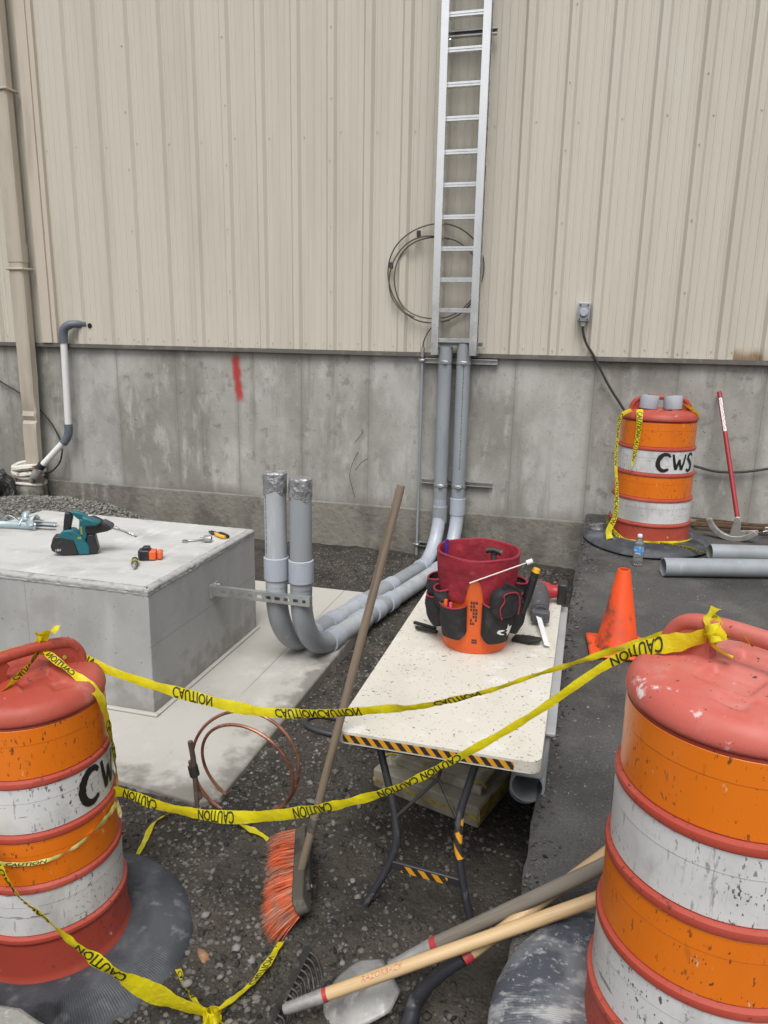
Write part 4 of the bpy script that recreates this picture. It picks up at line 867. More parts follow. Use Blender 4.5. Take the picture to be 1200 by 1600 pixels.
# pipe bender
t = thing('pipe_bender', 'red-handled pipe bender leaning on the wall beside the far drum', 'bender', (1.09, 5.62, .03))
h0, h1 = Vector((1.092, 5.62, .13)), Vector((.923, 6.055, 1.04))
keep(MB().tube([h0, h1], .0165, 14).build('handle', 'redhandle'), t)
dv = (h1 - h0).normalized(); nf = Vector((0, -1, 0)); nf = (nf - dv * nf.dot(dv)).normalized(); sv = dv.cross(nf)
V = []; F = []
for i in range(9):
    p = h0 + dv * (.71 + .26 * i / 8)
    for a in (-.7, -.25, .25, .7): V.append(p + (nf * math.cos(a) + sv * math.sin(a)) * .0172)
for i in range(8):
    for j in range(3): F.append((i * 4 + j, i * 4 + j + 1, i * 4 + 5 + j, i * 4 + 4 + j))
lb = mesh_obj('label_sticker', V, F, 'white'); keep(lb, t)
mb = MB(); rs = random.Random(4)
for i in range(26):
    q = .725 + .0092 * i; p = h0 + dv * q; a = rs.uniform(-.5, .3); w = rs.uniform(.15, .4)
    mb.add([p + (nf * math.cos(a) + sv * math.sin(a)) * .0180, p + (nf * math.cos(a + w) + sv * math.sin(a + w)) * .0180, p + dv * .006 + (nf * math.cos(a + w) + sv * math.sin(a + w)) * .0180, p + dv * .006 + (nf * math.cos(a) + sv * math.sin(a)) * .0180], [(0, 1, 2, 3)])
pr = mb.build('label_print', 'redhandle', lb, smooth=False); pr.matrix_parent_inverse = Matrix.Identity(4); pr['kind'] = 'stuff'
hc = Vector((1.065, 5.60, .22)); ux = Vector((.97, -.24, 0)).normalized(); uz = Vector((0, -.1, 1)).normalized()
outer = [(.205 * math.cos(a), .205 * math.sin(a)) for a in [rad(198 + 122 * i / 16) for i in range(17)]]; inner = [(.165 * math.cos(a), .165 * math.sin(a)) for a in [rad(320 - 122 * i / 16) for i in range(17)]]
keep(MB().prism(outer + inner, hc, ux, uz, Vector((0.24, .97, 0)) * .042).build('bending_shoe', 'cast', bevel=.004), t)
keep(MB().prism([(-.03, -.185), (.045, -.185), (.035, -.05), (.028, -.02), (-.005, -.02), (-.012, -.06)], hc, ux, uz, Vector((0.24, .97, 0)) * .034).build('socket', 'cast', bevel=.006), t)
keep(MB().prism([(.03, -.19), (.13, -.165), (.16, -.12), (.15, -.10), (.04, -.12)], hc, ux, uz, Vector((0.24, .97, 0)) * .02).build('foot_pedal', 'cast', bevel=.004), t)
keep(MB().box((1.31, 5.72, .09), (.05, .012, .05)).tube([(1.27, 5.70, .08), (1.34, 5.73, .09)], .008, 6).build('hook', 'steel', bevel=.003), t)
for k in range(9):
    y = 5.84 + .022 * k; z = zasph(y) + .012 + .012 * (k % 3); x = .80 + .07 * rs.random()
    o = MB().bar((x, y + rs.uniform(-.02, .02), z + .006), (x + .75 + rs.random() * .6, y + rs.uniform(-.09, .05), z + rs.uniform(0, .05)), .016, .012).build('wooden_stake', 'stick', smooth=False)
    tag(o, 'thin brown wooden stake in the pile along the wall behind the pipe bender', 'stake', 'wooden stakes piled by the wall')
# cone
t = thing('traffic_cone', 'small scuffed orange traffic cone on the asphalt behind the table', 'cone', (.215, 3.475, zasph(3.475) + .002))
MB().prism([(-.135, -.135), (.135, -.135), (.135, .135), (-.135, .135)], (0, 0, .012), (math.cos(.1), math.sin(.1), 0), (-math.sin(.1), math.cos(.1), 0), (0, 0, .024)).build('base', 'cone', t, bevel=.012)
MB().lathe([(.104, .024), (.100, .034), (.094, .040), (.030, .395), (.027, .400), (.022, .400), (.021, .38), (.03, .33)], 40).build('body', 'cone', t)

# ------------------------------------------------------------------ tools on the plinth
ZP = .3118
def tool(name, label, cat, x, y, group=None): return thing(name, label, cat, (x, y, ZP), group)
t = tool('hammer_drill', 'teal and black cordless hammer drill with long bit on the plinth', 'drill', -2.43, 3.06)
sc_, sz_ = .00104, .00094
def dpoly(pts, th, name, m, bev=.006, yo=0, parent=None):
    P = [((p[0] - 230) * sc_, (352 - p[1]) * sz_) for p in pts][::-1]
    return MB().prism(P, (0, yo, 0), (1, -.06, 0), (0, 0, 1), (.004, th, 0)).build(name, m, parent or t, bevel=bev, segs=3)
dpoly([(88, 318), (85, 285), (104, 224), (150, 222), (216, 246), (240, 345), (215, 352), (150, 350)], .084, 'battery', 'blackplastic', .008)
dpoly([(128, 222), (165, 184), (215, 182), (255, 215), (302, 290), (302, 350), (240, 350), (216, 252)], .086, 'lower_body', 'teal', .008)
dpoly([(276, 326), (296, 216), (336, 214), (353, 318), (346, 345), (302, 352), (262, 346)], .070, 'foot', 'blackplastic', .010)
dpoly([(176, 68), (204, 70), (220, 100), (198, 192), (156, 196), (166, 120)], .036, 'grip', 'blackplastic', .012)
dpoly([(196, 64), (240, 66), (300, 92), (300, 140), (262, 132), (226, 96)], .036, 'top_bridge', 'teal', .008)
dpoly([(276, 84), (332, 104), (384, 132), (352, 152), (284, 152)], .070, 'top_housing', 'teal', .012)
dpoly([(256, 112), (292, 130), (296, 222), (270, 292), (242, 242), (250, 180)], .052, 'motor_column', 'teal', .008)
dpoly([(283, 118), (332, 104), (400, 146), (432, 178), (420, 198), (340, 214), (288, 212)], .082, 'gearbox', 'blackplastic', .010)
def dp(x, y): return ((x - 230) * sc_, -.06 * (x - 230) * sc_, (352 - y) * sz_)
MB().tube([dp(385, 152), dp(432, 176), dp(440, 182)], [.030, .026, .018], 16).build('chuck', 'greyplastic', t)
MB().tube([dp(436, 180), dp(470, 194)], .012, 10).build('bit_collar', 'steel', t)
mb = MB(); a, b = Vector(dp(460, 190)), Vector(dp(572, 250)); d = (b - a).normalized(); u = d.cross(Vector((0, 1, 0))).normalized(); w = d.cross(u)
for ph in (0, PI): mb.tube([a + d * ((b - a).length * i / 40) + (u * math.cos(i * .5 + ph) + w * math.sin(i * .5 + ph)) * .0035 for i in range(41)], .0045, 6)
mb.tube([a, b + d * .004], .004, 6); mb.build('drill_bit', 'steel', t)
MB().box(dp(128, 310), (.045, .001, .02)).build('battery_mark', 'greyplastic', t); t.children[-1].location = (0, -.0435, 0)
V, F, l = text2d('18V'); mesh_obj('lettering', [((x - .5 * l) * .016 + dp(128, 310)[0], -.0445, z * .016 + dp(128, 310)[2] - .008) for x, z in V], F, 'white', t, smooth=False)
MB().box((dp(262, 190)[0], -.030, dp(258, 190)[2]), (.010, .001, .05)).box((dp(250, 235)[0], -.045, dp(250, 235)[2]), (.022, .001, .014)).build('side_label', 'olive', t)
t.rotation_euler = (0, 0, rad(30)); t.scale = (.80, .84, .82)
# battery pack
t = tool('battery_pack', 'orange and black battery pack lying on the plinth near its front edge', 'battery', -2.05, 3.09)
MB().box((-.012, 0, .026), (.060, .062, .052)).build('housing', 'blackplastic', t, bevel=.008)
MB().box((.026, -.002, .024), (.036, .058, .046)).build('side_block', 'orangeplastic', t, bevel=.006)
MB().box((.060, 0, .024), (.022, .050, .040)).build('clip', 'orangeplastic', t, bevel=.006)
MB().box((-.005, 0, .058), (.034, .045, .014)).build('terminal', 'blackplastic', t, bevel=.004)
t.rotation_euler = (0, 0, rad(22))
t = tool('nut_driver', 'short black nut driver with green band lying near the plinth corner', 'nut driver', -2.045, 2.97)
def lz(o, m_=None): o.rotation_euler = (0, rad(90), 0); o.location = (0, 0, .017); return o
lz(MB().lathe([(0, -.055), (.012, -.055), (.016, -.045), (.017, 0), (.013, .02), (0, .02)], 14).build('handle', 'blackplastic', t))
lz(MB().lathe([(.0172, -.012), (.0176, -.010), (.0165, .012), (.0150, .014)], 14).build('band', 'olive', t))
lz(MB().lathe([(.0125, .018), (.0115, .032), (.009, .036), (.009, .062), (.006, .064), (0, .064)], 12).build('socket_end', 'steel', t))
t.rotation_euler = (0, 0, rad(-58))
t = tool('spanner', 'small steel combination spanner lying beside the pliers', 'spanner', -1.985, 3.46)
MB().bar((-.055, 0, .005), (.055, 0, .005), .012, .006).build('shank', 'steel', t, bevel=.002)
MB().lathe([(.009, 0), (.016, 0), (.016, .009), (.009, .009), (.009, 0)], 16, (-.065, 0, 0)).build('ring_end', 'steel', t)
MB().lathe([(.008, 0), (.018, 0), (.018, .009), (.008, .009), (.008, 0)], 16, (.065, 0, 0), a0=rad(35), a1=rad(325)).build('open_end', 'steel', t)
t.rotation_euler = (0, 0, rad(38))
t = tool('socket_bit', 'small steel socket standing on the plinth below the pliers', 'socket', -1.92, 3.46)
o = MB().lathe([(0, -.022), (.015, -.022), (.018, -.018), (.018, .018), (.011, .020), (.011, .004), (0, .004)], 16).build('barrel', 'steel', t); o.rotation_euler = (0, rad(90), rad(15)); o.location = (0, 0, .018)
MB().tube([(-.026, -.006, .018), (-.04, -.010, .018)], .007, 8).build('square_drive', 'steel', t)
t = tool('pliers', 'black and yellow pliers lying near the right edge of the plinth', 'pliers', -1.95, 3.60)
for s, nm in ((1, 'handle'), (-1, 'handle')):
    MB().tube(spline([(-.005, 0, .012), (.025, s * .012, .012), (.065, s * .017, .011), (.105, s * .010, .010)], 5), [.006] * 5 + [.010] * 10 + [.009], 10).build(nm, 'yellowplastic' if s < 0 else 'blackplastic', t)
    MB().prism([(0, 0), (-.05, s * .002), (-.058, s * .008), (-.02, s * .016), (0, s * .010)][::s], (0, 0, .010), (1, 0, 0), (0, 1, 0), (0, 0, .011)).build('jaw', 'darksteel', t, bevel=.002)
t.rotation_euler = (0, 0, rad(-28))
# zinc straps
rs = random.Random(9)
for k, (x, y, a, L_, z) in enumerate([(-3.05, 3.34, 6, .24, .002), (-3.10, 3.36, 20, .26, .016), (-2.99, 3.44, 12, .22, .014), (-3.02, 3.42, 70, .15, .02), (-3.08, 3.46, -40, .16, .024), (-2.98, 3.40, 118, .14, .03)]):
    P = spline([(-L_ / 2, 0, 0), (-L_ / 4, .012, .018 + rs.random() * .02), (0, .0, .03 + rs.random() * .03), (L_ / 4, -.01, .014), (L_ / 2, .0, .0)], 5)
    if k in (0, 2): P = spline([(-L_ / 2, 0, 0), (-L_ / 4, .01, 0), (L_ / 4, .01, 0), (L_ / 2, 0, 0)], 5)
    up_ = Vector((0, .4, 1)) if k != 0 else Vector((0, -1, .2)); mb = MB(); w = .019
    for p in P:
        wd = Vector((0, 1, -.3 if k % 2 else .2)).normalized() * w if k else Vector((0, .15, 1)) * .04
        for q in ((p - wd) if k else p, p + wd): mb.v.append(tuple(q))
    for i in range(len(P) - 1): mb.f.append((2 * i, 2 * i + 1, 2 * i + 3, 2 * i + 2))
    o = mb.build('zinc_strap', 'zinc'); o.location = (x, y, ZP + z); o.rotation_euler = (0, 0, rad(a))
    sm = o.modifiers.new('thick', 'SOLIDIFY'); sm.thickness = .0025
    tag(o, 'bent pale zinc strap in the little pile at the left of the plinth', 'strap', 'zinc straps piled on the plinth')
o = MB().tube([(-2.97, 3.36, ZP + .008), (-2.83, 3.395, ZP + .006)], [.004, .003], 6).build('steel_pin', 'darksteel'); tag(o, 'thin dark steel pin beside the strap pile on the plinth', 'pin')

# ------------------------------------------------------------------ folding table
ZT_ = .247; TX0, TX1, TY0, TY1 = -.672, -.052, 1.928, 3.345
tb = thing('folding_table', 'white speckled folding table with hazard-striped edge standing in the trench', 'table', ((TX0 + TX1) / 2, (TY0 + TY1) / 2, -.35))
def rrect(x0, x1, y0, y1, r, n=8):
    out = []
    for cx_, cy_, a in ((x1 - r, y0 + r, -90), (x1 - r, y1 - r, 0), (x0 + r, y1 - r, 90), (x0 + r, y0 + r, 180)):
        for i in range(n + 1): q = rad(a + 90 * i / n); out.append((cx_ + r * math.cos(q), cy_ + r * math.sin(q)))
    return out
ym = (TY0 + TY1) / 2
for k, (a, b) in enumerate(((TY0, ym - .0012), (ym + .0012, TY1))):
    # each half of the top: rounded at its outer end
    full = rrect(TX0, TX1, TY0, TY1, .038)
    poly = [(x, min(max(y, a), b)) for x, y in full]
    cl = [];
    for p in poly:
        if not cl or (abs(p[0] - cl[-1][0]) + abs(p[1] - cl[-1][1])) > 1e-5: cl.append(p)
    if abs(cl[0][0] - cl[-1][0]) + abs(cl[0][1] - cl[-1][1]) < 1e-5: cl.pop()
    keep(MB().prism(cl, (0, 0, ZT_ - .020), (1, 0, 0), (0, 1, 0), (0, 0, .040)).build('tabletop_half', 'table', bevel=.010, segs=3), tb)
keep(MB().box(((TX0 + TX1) / 2 + .005, ym, ZT_ - .019), (TX1 - TX0 - .02, .004, .03)).build('fold_seam', 'darksteel'), tb)
keep(MB().add([(x, TY0 - .0013 - .0002 * math.sin(x * 90), z) for x in np.linspace(TX0 + .03, TX1 - .075, 40) for z in (ZT_ - .0335, ZT_ - .0085)], [(2 * i, 2 * i + 2, 2 * i + 3, 2 * i + 1) for i in range(39)]).build('hazard_tape', 'hazard'), tb)
for x in (TX0 + .075, TX1 - .105): keep(MB().box((x, ym, ZT_ - .056), (.022, TY1 - TY0 - .16, .030)).build('frame_rail', 'blacksteel', bevel=.003), tb)
keep(MB().box(((TX0 + TX1) / 2 - .03, TY0 + .06, ZT_ - .060), (.40, .02, .034)).build('front_rail', 'blacksteel', bevel=.003), tb)
def legpair(y_top, y_foot, tape):
    f = lambda z: y_top + (y_foot - y_top) * ((.2 - z) / .56)
    Lp = [(-.575, .205), (-.545, .12), (-.505, .015), (-.482, -.06), (-.475, -.135), (-.498, -.21), (-.545, -.30), (-.574, -.355)]
    Rp = [(-.235, .205), (-.255, .12), (-.272, .05), (-.283, -.01), (-.280, -.09), (-.262, -.175), (-.235, -.26), (-.205, -.350)]
    for P in (Lp, Rp):
        keep(MB().tube(spline([(x, f(z), z) for x, z in P], 5), .0122, 12).build('leg', 'blacksteel'), tb)
        keep(MB().tube([(P[-1][0] - .01 * (1 if P is Lp else -1), f(P[-1][1]), P[-1][1] - .012), (P[-2][0] * .35 + P[-1][0] * .65, f(P[-1][1] * .65 + P[-2][1] * .35), P[-1][1] * .65 + P[-2][1] * .35)], .0165, 12).build('foot_cap', 'blackplastic'), tb)
    z = -.192
    cb = MB().bar((-.492, f(-.185), -.183), (-.262, f(z), -.198), .012, .028).build('crossbar', 'blacksteel', bevel=.004); keep(cb, tb)
    if tape: keep(MB().add([(-.448, f(z) - .0078, -.199), (-.302, f(z) - .0078, -.209), (-.302, f(z) - .0078, -.185), (-.448, f(z) - .0078, -.175)], [(0, 1, 2, 3)]).build('hazard_tape', 'hazard2'), tb)
    c = (-.362, f(.06) + .02, .075)
    for P in ((-.480, f(-.06), -.045), (-.284, f(-.04), -.03), (-.345, f(.2) + .12, .205)): keep(MB().tube([c, P], .0055, 8).build('brace_rod', 'darksteel'), tb)
    if tape:
        q = [(-.283, f(-.01), -.015), (-.281, f(-.09), -.09), (-.272, f(-.13), -.13)]
        keep(MB().tube(spline(q, 4), .0130, 12, caps=False).build('leg_tape', 'hazard2'), tb)
legpair(2.055, 1.875, True); legpair(3.17, 3.30, False)
keep(MB().tube(spline([(-.60, 2.0, .19), (-.69, 1.985, .195), (-.775, 1.995, .20), (-.80, 2.03, .203), (-.775, 2.065, .205), (-.69, 2.075, .20), (-.60, 2.08, .19)], 5), .0105, 10).build('side_bracket', 'blacksteel'), tb)
# worn hatch board below it
t = thing('hatch_board', 'worn cream board with chipped yellow edges on the soil under the table', 'board', (-.42, 2.66, -.35))
ca, sa = math.cos(rad(-17)), math.sin(rad(-17))
def hb(x, y, z): return (-.44 + x * ca - y * sa, 2.63 + x * sa + y * ca, z)
def hbox(c, s, name, m, **k):
    R_ = Matrix.Rotation(rad(-17), 3, 'Z'); keep(MB().box(hb(*c), s, R_).build(name, m, **k), t)
hbox((0, 0, -.300), (.46, .36, .085), 'lower_board', 'board', bevel=.006)
hbox((.005, .03, -.238), (.40, .28, .040), 'upper_board', 'board', bevel=.006)
hbox((.0, -.1825, -.300), (.455, .004, .012), 'edge_strip', 'yellowpaint')
hbox((.2315, 0, -.292), (.004, .35, .055), 'edge_strip', 'yellowpaint')
for x, y in ((-.19, -.12), (.185, -.10)):
    keep(MB().tube(spline([hb(x - .02, y - .02, -.235), hb(x - .015, y - .015, -.215), hb(x + .01, y + .01, -.212), hb(x + .025, y + .02, -.235)], 4), .005, 6).build('lifting_staple', 'yellowpaint'), t)
# grey plastic things by the table's right side
t = thing('grey_tote', 'light grey plastic tote wedged between the table and the asphalt edge', 'tote', (-.10, 2.75, -.3))
keep(MB().prism([(-.140, .028), (-.050, .028), (-.034, .195), (-.145, .195)], (0, 2.76, 0), (1, 0, 0), (0, 0, 1), (0, 1.15, 0)).build('tub', 'greybin', bevel=.01), t)
keep(MB().box((-.084, 2.76, .2), (.125, 1.17, .014)).build('rim', 'greybin', bevel=.004), t)
for z, x, y0_, m_, lab in ((-.036, -.100, 2.24, 'pvc', 'uppermost grey conduit offcut, under the tote beside the asphalt edge'), (-.155, -.130, 2.62, 'pvc', 'middle grey conduit offcut stacked under the tote in shadow'), (-.275, -.125, 2.58, 'pvc', 'lowest grey conduit offcut on the soil under the tote')):
    o = MB().lathe([(.050, 0), (.058, 0), (.058, 1.0), (.050, 1.0), (.050, 0)], 28).build('conduit_offcut', m_); o.location = (x, y0_, z); o.rotation_euler = (rad(-90), 0, 0)
    tag(o, lab, 'conduit', 'conduit offcuts under the tote')

# ------------------------------------------------------------------ tool bucket on the table
BX, BY, BZ = -.365, 2.725, ZT_ + .001
bk = thing('tool_bucket', 'orange bucket wearing a red and black tool organiser on the table', 'bucket', (BX, BY, BZ))
def bR(z): return .124 + .028 * z / .37
MB().lathe([(0, .004), (.118, .004), (.1235, .001), (bR(0) + .001, .006), (bR(.36), .36), (bR(.36) + .003, .366), (bR(.36) - .002, .368), (bR(.3) - .004, .3), (.118, .03), (0, .03)], 64).build('bucket', 'bucket', bk)
TH0 = rad(-82)
def off(a): return TH0 + rad(a)
# red sleeve inside and outside the rim
n = 120; V = []; F = []
lev = 9
def zlow(a):
    d = (a + 3 + 180) % 360 - 180
    return .205 + .095 * math.exp(-(d / 12.0) ** 4)
for i in range(n):
    a = -180 + 360 * i / n; th = off(a); zl = zlow(a)
    for k in range(lev):
        z = zl + (.372 - zl) * k / (lev - 1); r = bR(z) + .006 + .003 * math.sin(4.3 * th + z * 25) * .5
        V.append((r * math.cos(th), r * math.sin(th), z))
    for k in range(lev):
        z = .374 - .20 * k / (lev - 1); r = bR(z) - .004 - .006 * math.sin(k / (lev - 1) * PI) * (1 + .6 * math.sin(6 * th))
        V.append((r * math.cos(th), r * math.sin(th), z))
m_ = 2 * lev
for i in range(n):
    j = (i + 1) % n
    for k in range(m_ - 1): F.append((i * m_ + k, j * m_ + k, j * m_ + k + 1, i * m_ + k + 1))
ap = mesh_obj('red_sleeve', V, F, 'redcloth', bk)
MB().tube([((bR(.37) + .002) * math.cos(q), (bR(.37) + .002) * math.sin(q), .374 + .002 * math.sin(5 * q)) for q in [2 * PI * i / 64 for i in range(64)]], .0055, 8, closed=True).build('rim_binding', 'redtrim', bk)
def pocket(a0, a1, zb, zt, bulge, name='pocket', dip=.012, parent=bk, crn=.03):
    nu, nv = 22, 14; V = []; top = []
    def P(i, k):
        s = i / nu; a = a0 + (a1 - a0) * s; th = off(a)
        e = abs(2 * s - 1); zb_ = zb + crn * max(0, (e - .55) / .45) ** 2
        zt_ = zt - dip * math.sin(PI * s)
        z = zb_ + (zt_ - zb_) * k / nv; v = k / nv
        prof = (math.sin(PI * min(1, .12 + .62 * v)) ** .8)
        r = bR(z) + .008 + bulge * (math.sin(PI * s) ** .5) * (.35 + .65 * prof) + .0015 * math.sin(9 * s + 13 * v)
        return (r * math.cos(th), r * math.sin(th), z)
    for i in range(nu + 1):
        for k in range(nv + 1): V.append(P(i, k))
        # bottom and back closure follow the bucket
    F = [(i * (nv + 1) + k, (i + 1) * (nv + 1) + k, (i + 1) * (nv + 1) + k + 1, i * (nv + 1) + k + 1) for i in range(nu) for k in range(nv)]
    b0 = len(V)
    for i in range(nu + 1):
        s = i / nu; th = off(a0 + (a1 - a0) * s); p = P(i, 0); r = bR(p[2]) + .004; V.append((r * math.cos(th), r * math.sin(th), p[2]))
    F += [(b0 + i, b0 + i + 1, (i + 1) * (nv + 1), i * (nv + 1)) for i in range(nu)]
    o = mesh_obj(name, V, F, 'blackcloth', parent)
    MB().tube([P(i, nv) for i in range(nu + 1)], .004, 6).build('binding', 'redtrim', o)
    return o
pocket(-106, -58, .075, .205, .054); pocket(-58, -13, .062, .200, .044)
pocket(-108, -72, .150, .262, .046, dip=.008, crn=.01); pocket(-72, -44, .165, .245, .036, dip=.01, crn=.01)
big = pocket(9, 60, .055, .215, .046, dip=.018); pocket(60, 104, .065, .205, .052)
pocket(55, 76, .165, .240, .040, dip=.01, crn=.01); pocket(76, 108, .170, .262, .046, dip=.008, crn=.01)
pocket(110, 175, .05, .21, .035); pocket(185, 250, .05, .21, .035)
# pouch bulging out of the big pocket
def onb(a, r, z): th = off(a); return (r * math.cos(th), r * math.sin(th), z)
V = []; nu, nv = 20, 12
pc = Vector(onb(34, bR(.23) + .038, .222)); rn = Vector((math.cos(off(34)), math.sin(off(34)), 0)); tn = Vector((-rn.y, rn.x, 0))
for i in range(nu):
    for k in range(nv + 1):
        al = 2 * PI * i / nu; be = -PI / 2 + PI * k / nv
        cx_ = math.copysign(abs(math.cos(al)) ** .7, math.cos(al)); sx_ = math.copysign(abs(math.sin(al)) ** .7, math.sin(al)); cb_ = abs(math.cos(be)) ** .7; sb_ = math.copysign(abs(math.sin(be)) ** .7, math.sin(be))
        V.append(pc + tn * (.056 * cx_ * cb_) + rn * (.034 * sx_ * cb_) + Vector((0, 0, .058 * sb_)))
F = [(i * (nv + 1) + k, ((i + 1) % nu) * (nv + 1) + k, ((i + 1) % nu) * (nv + 1) + k + 1, i * (nv + 1) + k + 1) for i in range(nu) for k in range(nv)]
po = mesh_obj('pouch', V, F, 'blackcloth', bk)
MB().tube(spline([pc + rn * .034 + tn * a_ + Vector((0, 0, z_)) for a_, z_ in ((-.030, -.05), (-.040, -.01), (-.022, .018), (-.026, .040), (.0, .048), (.036, .040), (.046, 0), (.042, -.04))], 5), .0028, 6).build('piping', 'redtrim', po)
MB().prism([(-.030, 0), (.050, -.035), (.056, -.012), (-.022, .03)], tuple(pc + rn * .012 + tn * .012 + Vector((0, 0, .055))), tuple(tn), (0, 0, 1), tuple(rn * .012)).build('flap', 'blackcloth', bk, bevel=.003)
# white emblem on the big pocket and black print on the bucket
def patch(polys, a_c, z_c, rad_fn, name, m, parent):
    mb = MB()
    for poly in polys:
        pts = []
        for u, v in poly:
            z = z_c + v; a = a_c + math.degrees(u / .175); s = (a - 9) / 51; r = rad_fn(s, z, a); pts.append((r * math.cos(off(a)), r * math.sin(off(a)), z))
        mb.add(pts, [tuple(range(len(pts)))])
    return mb.build(name, m, parent, smooth=False)
def rbig(s, z, a):
    v = (z - .055) / (.215 - .055 - .018 * math.sin(PI * min(1, max(0, s)))); prof = math.sin(PI * min(1, .12 + .62 * v)) ** .8
    return bR(z) + .0105 + .046 * (max(0, math.sin(PI * s)) ** .5) * (.35 + .65 * prof) + .0015
E1 = [(-.034, .000), (-.030, .009), (-.014, .010), (-.004, .006), (-.012, .003), (-.022, .001), (-.018, -.005), (-.004, -.010), (-.006, -.014), (-.020, -.011), (-.030, -.006)]
E2 = [(-.002, .008), (.004, .012), (.006, .030), (.014, .018), (.032, .016), (.024, .004), (.022, -.010), (.012, -.022), (.008, -.008), (.000, -.004), (.010, .002)]
patch([E1, E2], 37, .110, rbig, 'emblem', 'white', big)
rbk = lambda s, z, a: bR(z) + .0015
pr = []
rs = random.Random(3)
for r_ in range(7):
    for c_ in range(3):
        if rs.random() < .75: pr.append([(-.018 + .012 * c_, .0 - .014 * r_), (-.008 + .012 * c_ - rs.random() * .004, -.014 * r_), (-.008 + .012 * c_, -.010 - .014 * r_), (-.018 + .012 * c_, -.010 - .014 * r_)])
pp_ = patch(pr, -2.5, .215, rbk, 'printed_panel', 'print', bk); pp_['kind'] = 'stuff'
pr = [[(-.014 + .009 * c_, -.010 * r_), (-.007 + .009 * c_, -.010 * r_), (-.007 + .009 * c_, -.008 - .010 * r_), (-.014 + .009 * c_, -.008 - .010 * r_)] for r_ in range(2) for c_ in range(3)]
pp_ = patch(pr, 0, .062, rbk, 'printed_panel', 'print', bk); pp_['kind'] = 'stuff'
# what sits in the pockets and bucket
def stick_in(name, label, cat, a, r, z0, z1, rad_, m, tilt=(0, 0), cap=None, group=None):
    t = thing(name, label, cat, (BX + r * math.cos(off(a)), BY + r * math.sin(off(a)), BZ + z0), group)
    L_ = z1 - z0; e_ = (tilt[0], tilt[1], L_)
    MB().tube([(0, 0, 0), (e_[0] * .8, e_[1] * .8, L_ * .8)], rad_, 12).build('barrel', m, t)
    MB().tube([(e_[0] * .78, e_[1] * .78, L_ * .78), e_], [rad_ * 1.06, rad_ * .92], 12).build('cap', cap or m, t); return t
stick_in('marker_pen', 'lime green marker in the left front bucket pocket', 'marker', -49, .163, .13, .214, .0060, 'green', group='markers in the bucket pocket')
stick_in('marker_pen', 'orange marker in the left front bucket pocket between green and pink', 'marker', -42, .168, .12, .212, .0075, 'orangeplastic', group='markers in the bucket pocket')
stick_in('marker_pen', 'pink marker in the left front bucket pocket', 'marker', -34, .168, .12, .206, .0065, 'pink', group='markers in the bucket pocket')
stick_in('purple_pen', 'purple pen standing in the bucket, taller and farther left', 'pen', -106, .128, .20, .400, .0075, 'purple')
stick_in('purple_pen', 'purple pen standing in the bucket, shorter and farther right', 'pen', -98, .124, .20, .385, .0075, 'purple')
t = thing('claw_hammer', 'dark hammer head showing inside the bucket rim', 'hammer', (BX + .055, BY + .035, BZ + .06))
MB().tube([(0, 0, 0), (0, 0, .30)], .012, 10).build('handle', 'darksteel', t)
MB().tube([(-.03, 0, .305), (.0, 0, .31), (.03, 0, .30)], [.012, .010, .014], 10).build('head', 'darksteel', t)
t = thing('black_handled_tool', 'tool with black grip and yellow end in the right bucket pocket', 'tool', (BX + .18, BY - .03, BZ + .15))
MB().tube([(0, 0, 0), (.014, .005, .05), (.040, .012, .165)], [.012, .016, .015], 12).build('grip', 'blackplastic', t)
MB().tube([(.040, .012, .163), (.044, .013, .178)], [.0155, .013], 12).build('end_cap', 'yellowplastic', t)
t = thing('white_tipped_rod', 'thin white rod slung across the organiser front with white tip', 'rod', (BX - .005, BY - .168, BZ + .295))
MB().tube([(0, 0, 0), (.205, .055, .085)], .0022, 6).build('rod', 'white', t); MB().tube([(.196, .052, .081), (.216, .058, .090)], .009, 10).build('tip', 'white', t)
t = thing('black_strap', 'black strap end lying on the table right of the bucket', 'strap', (BX + .19, BY + .05, BZ))
MB().prism([(-.05, -.01), (.02, -.03), (.06, -.022), (.07, .005), (.02, .03), (-.04, .04)], (0, 0, .012), (1, 0, .12), (0, 1, 0), (0, 0, .016)).build('strap', 'blackcloth', t, bevel=.006)
t = thing('black_strap', 'black strap ends sticking out left of the bucket over the table edge', 'strap', (BX - .2, BY + .03, BZ))
MB().bar((.04, 0, .02), (-.062, .05, .016), .016, .012).build('strap', 'blackcloth', t, bevel=.004); MB().bar((.05, -.02, .015), (-.045, .01, .012), .018, .012).build('strap', 'blackcloth', t, bevel=.004)
# reciprocating saw
t = thing('reciprocating_saw', 'red and black cordless reciprocating saw with pale blade at the far table end', 'saw', (-.13, 3.12, BZ))
def sp_(x, y, z): return (x + .13, y - 3.12, z)
MB().tube([sp_(-.275, 3.27, .05), sp_(-.25, 3.265, .055), sp_(-.20, 3.255, .055), sp_(-.15, 3.25, .055), sp_(-.11, 3.26, .052)], [.022, .036, .040, .048, .040], 16).build('motor_body', 'redplastic', t)
MB().tube([sp_(-.12, 3.26, .052), sp_(-.08, 3.275, .052), sp_(-.065, 3.28, .052)], [.034, .028, .036], 14).build('grip', 'redplastic', t)
MB().box(sp_(-.052, 3.285, .050), (.042, .085, .095)).build('battery', 'blackplastic', t, bevel=.008)
MB().tube([sp_(-.16, 3.25, .058), sp_(-.155, 3.17, .060), sp_(-.145, 3.08, .055), sp_(-.135, 3.02, .048), sp_(-.13, 2.99, .045)], [.046, .052, .048, .036, .034], 18).build('rubber_boot', 'greyplastic', t)
MB().tube([sp_(-.135, 3.02, .047), sp_(-.133, 3.005, .046)], .039, 16).build('boot_ring', 'greyplastic', t)
